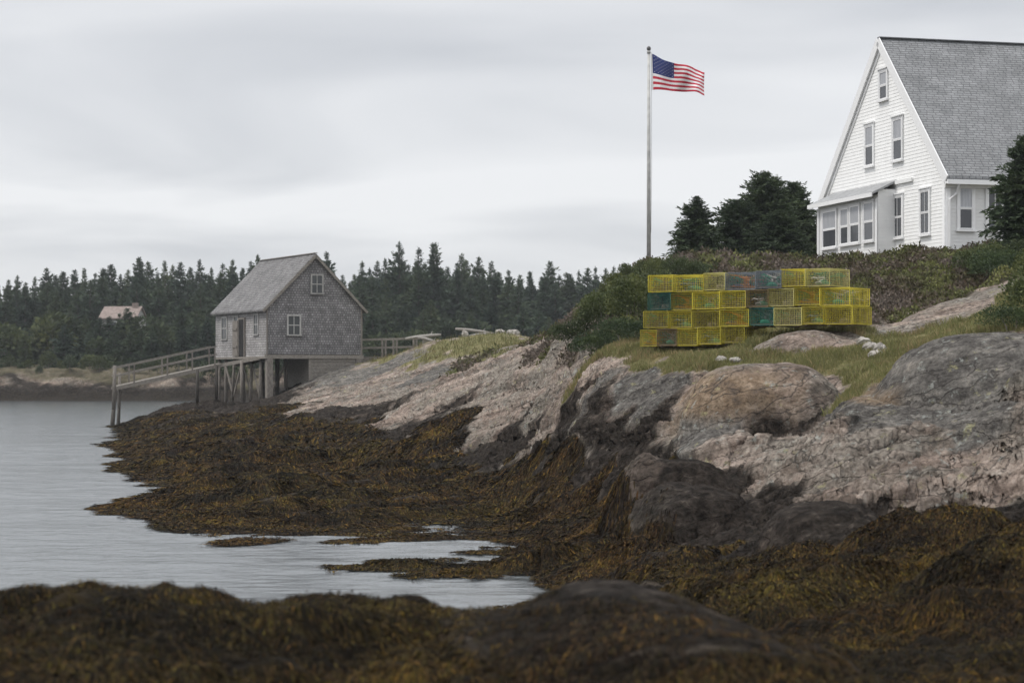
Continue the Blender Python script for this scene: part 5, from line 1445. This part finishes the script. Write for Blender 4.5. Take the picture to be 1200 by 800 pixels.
cb = wn('ShaderNodeCombineXYZ'); t.links.new(wm('DIVIDE', sep.outputs['X'], zc), cb.inputs[0]); t.links.new(wm('DIVIDE', sep.outputs['Y'], zc), cb.inputs[1])
mp = wn('ShaderNodeMapping'); mp.inputs['Scale'].default_value = (.95, 1.15, 1); mp.inputs['Location'].default_value = (5.0, 1.0, 0); t.links.new(cb.outputs[0], mp.inputs['Vector'])
nz = wn('ShaderNodeTexNoise'); nz.inputs['Scale'].default_value = 1.0; nz.inputs['Detail'].default_value = 4; nz.inputs['Roughness'].default_value = .45; nz.inputs['Distortion'].default_value = .6
t.links.new(mp.outputs[0], nz.inputs['Vector'])
rp_ = wn('ShaderNodeValToRGB'); e = rp_.color_ramp.elements
e[0].position = .30; e[0].color = (.50, .515, .545, 1); e[1].position = .62; e[1].color = (.715, .722, .738, 1)
t.links.new(nz.outputs['Fac'], rp_.inputs[0])
zen = wm('ADD', 1.0, wm('MULTIPLY', wm('MAXIMUM', wm('SUBTRACT', sep.outputs['Z'], .22), 0.0), 1.6))
vm = wn('ShaderNodeVectorMath', operation='SCALE'); t.links.new(rp_.outputs[0], vm.inputs[0]); t.links.new(wm('MULTIPLY', zen, 11.0), vm.inputs['Scale'])
mx = wn('ShaderNodeMix', data_type='RGBA'); mx.inputs['Factor'].default_value = .93
t.links.new(sky.outputs[0], mx.inputs['A']); t.links.new(vm.outputs[0], mx.inputs['B'])
t.links.new(mx.outputs['Result'], bg.inputs[0])

sl = bpy.data.lights.new('sun', 'SUN'); sl.energy = 1.5; sl.angle = R(11); sl.color = (1, .945, .87)
so_ = bpy.data.objects.new('sun', sl); C.objects.link(so_)
sdir = Vector((math.sin(R(SUN_AZ)) * math.cos(R(SUN_EL)), math.cos(R(SUN_AZ)) * math.cos(R(SUN_EL)), math.sin(R(SUN_EL))))
so_.rotation_euler = sdir.to_track_quat('Z', 'Y').to_euler()

cam = bpy.data.cameras.new('camera'); co = bpy.data.objects.new('camera', cam); C.objects.link(co)
cam.sensor_width = 36; cam.lens = 36 * F / 1200; cam.shift_y = (HY - 400) / 1200
cam.clip_end = 6000; cam.clip_start = .1
co.location = (0, 0, H); co.rotation_euler = (R(90), 0, 0)
cam.dof.use_dof = True; cam.dof.focus_distance = 52; cam.dof.aperture_fstop = 2.3
scene.camera = co
scene.view_settings.view_transform = 'Standard'; scene.view_settings.look = 'None'
scene.view_settings.exposure = .2; scene.view_settings.gamma = 1
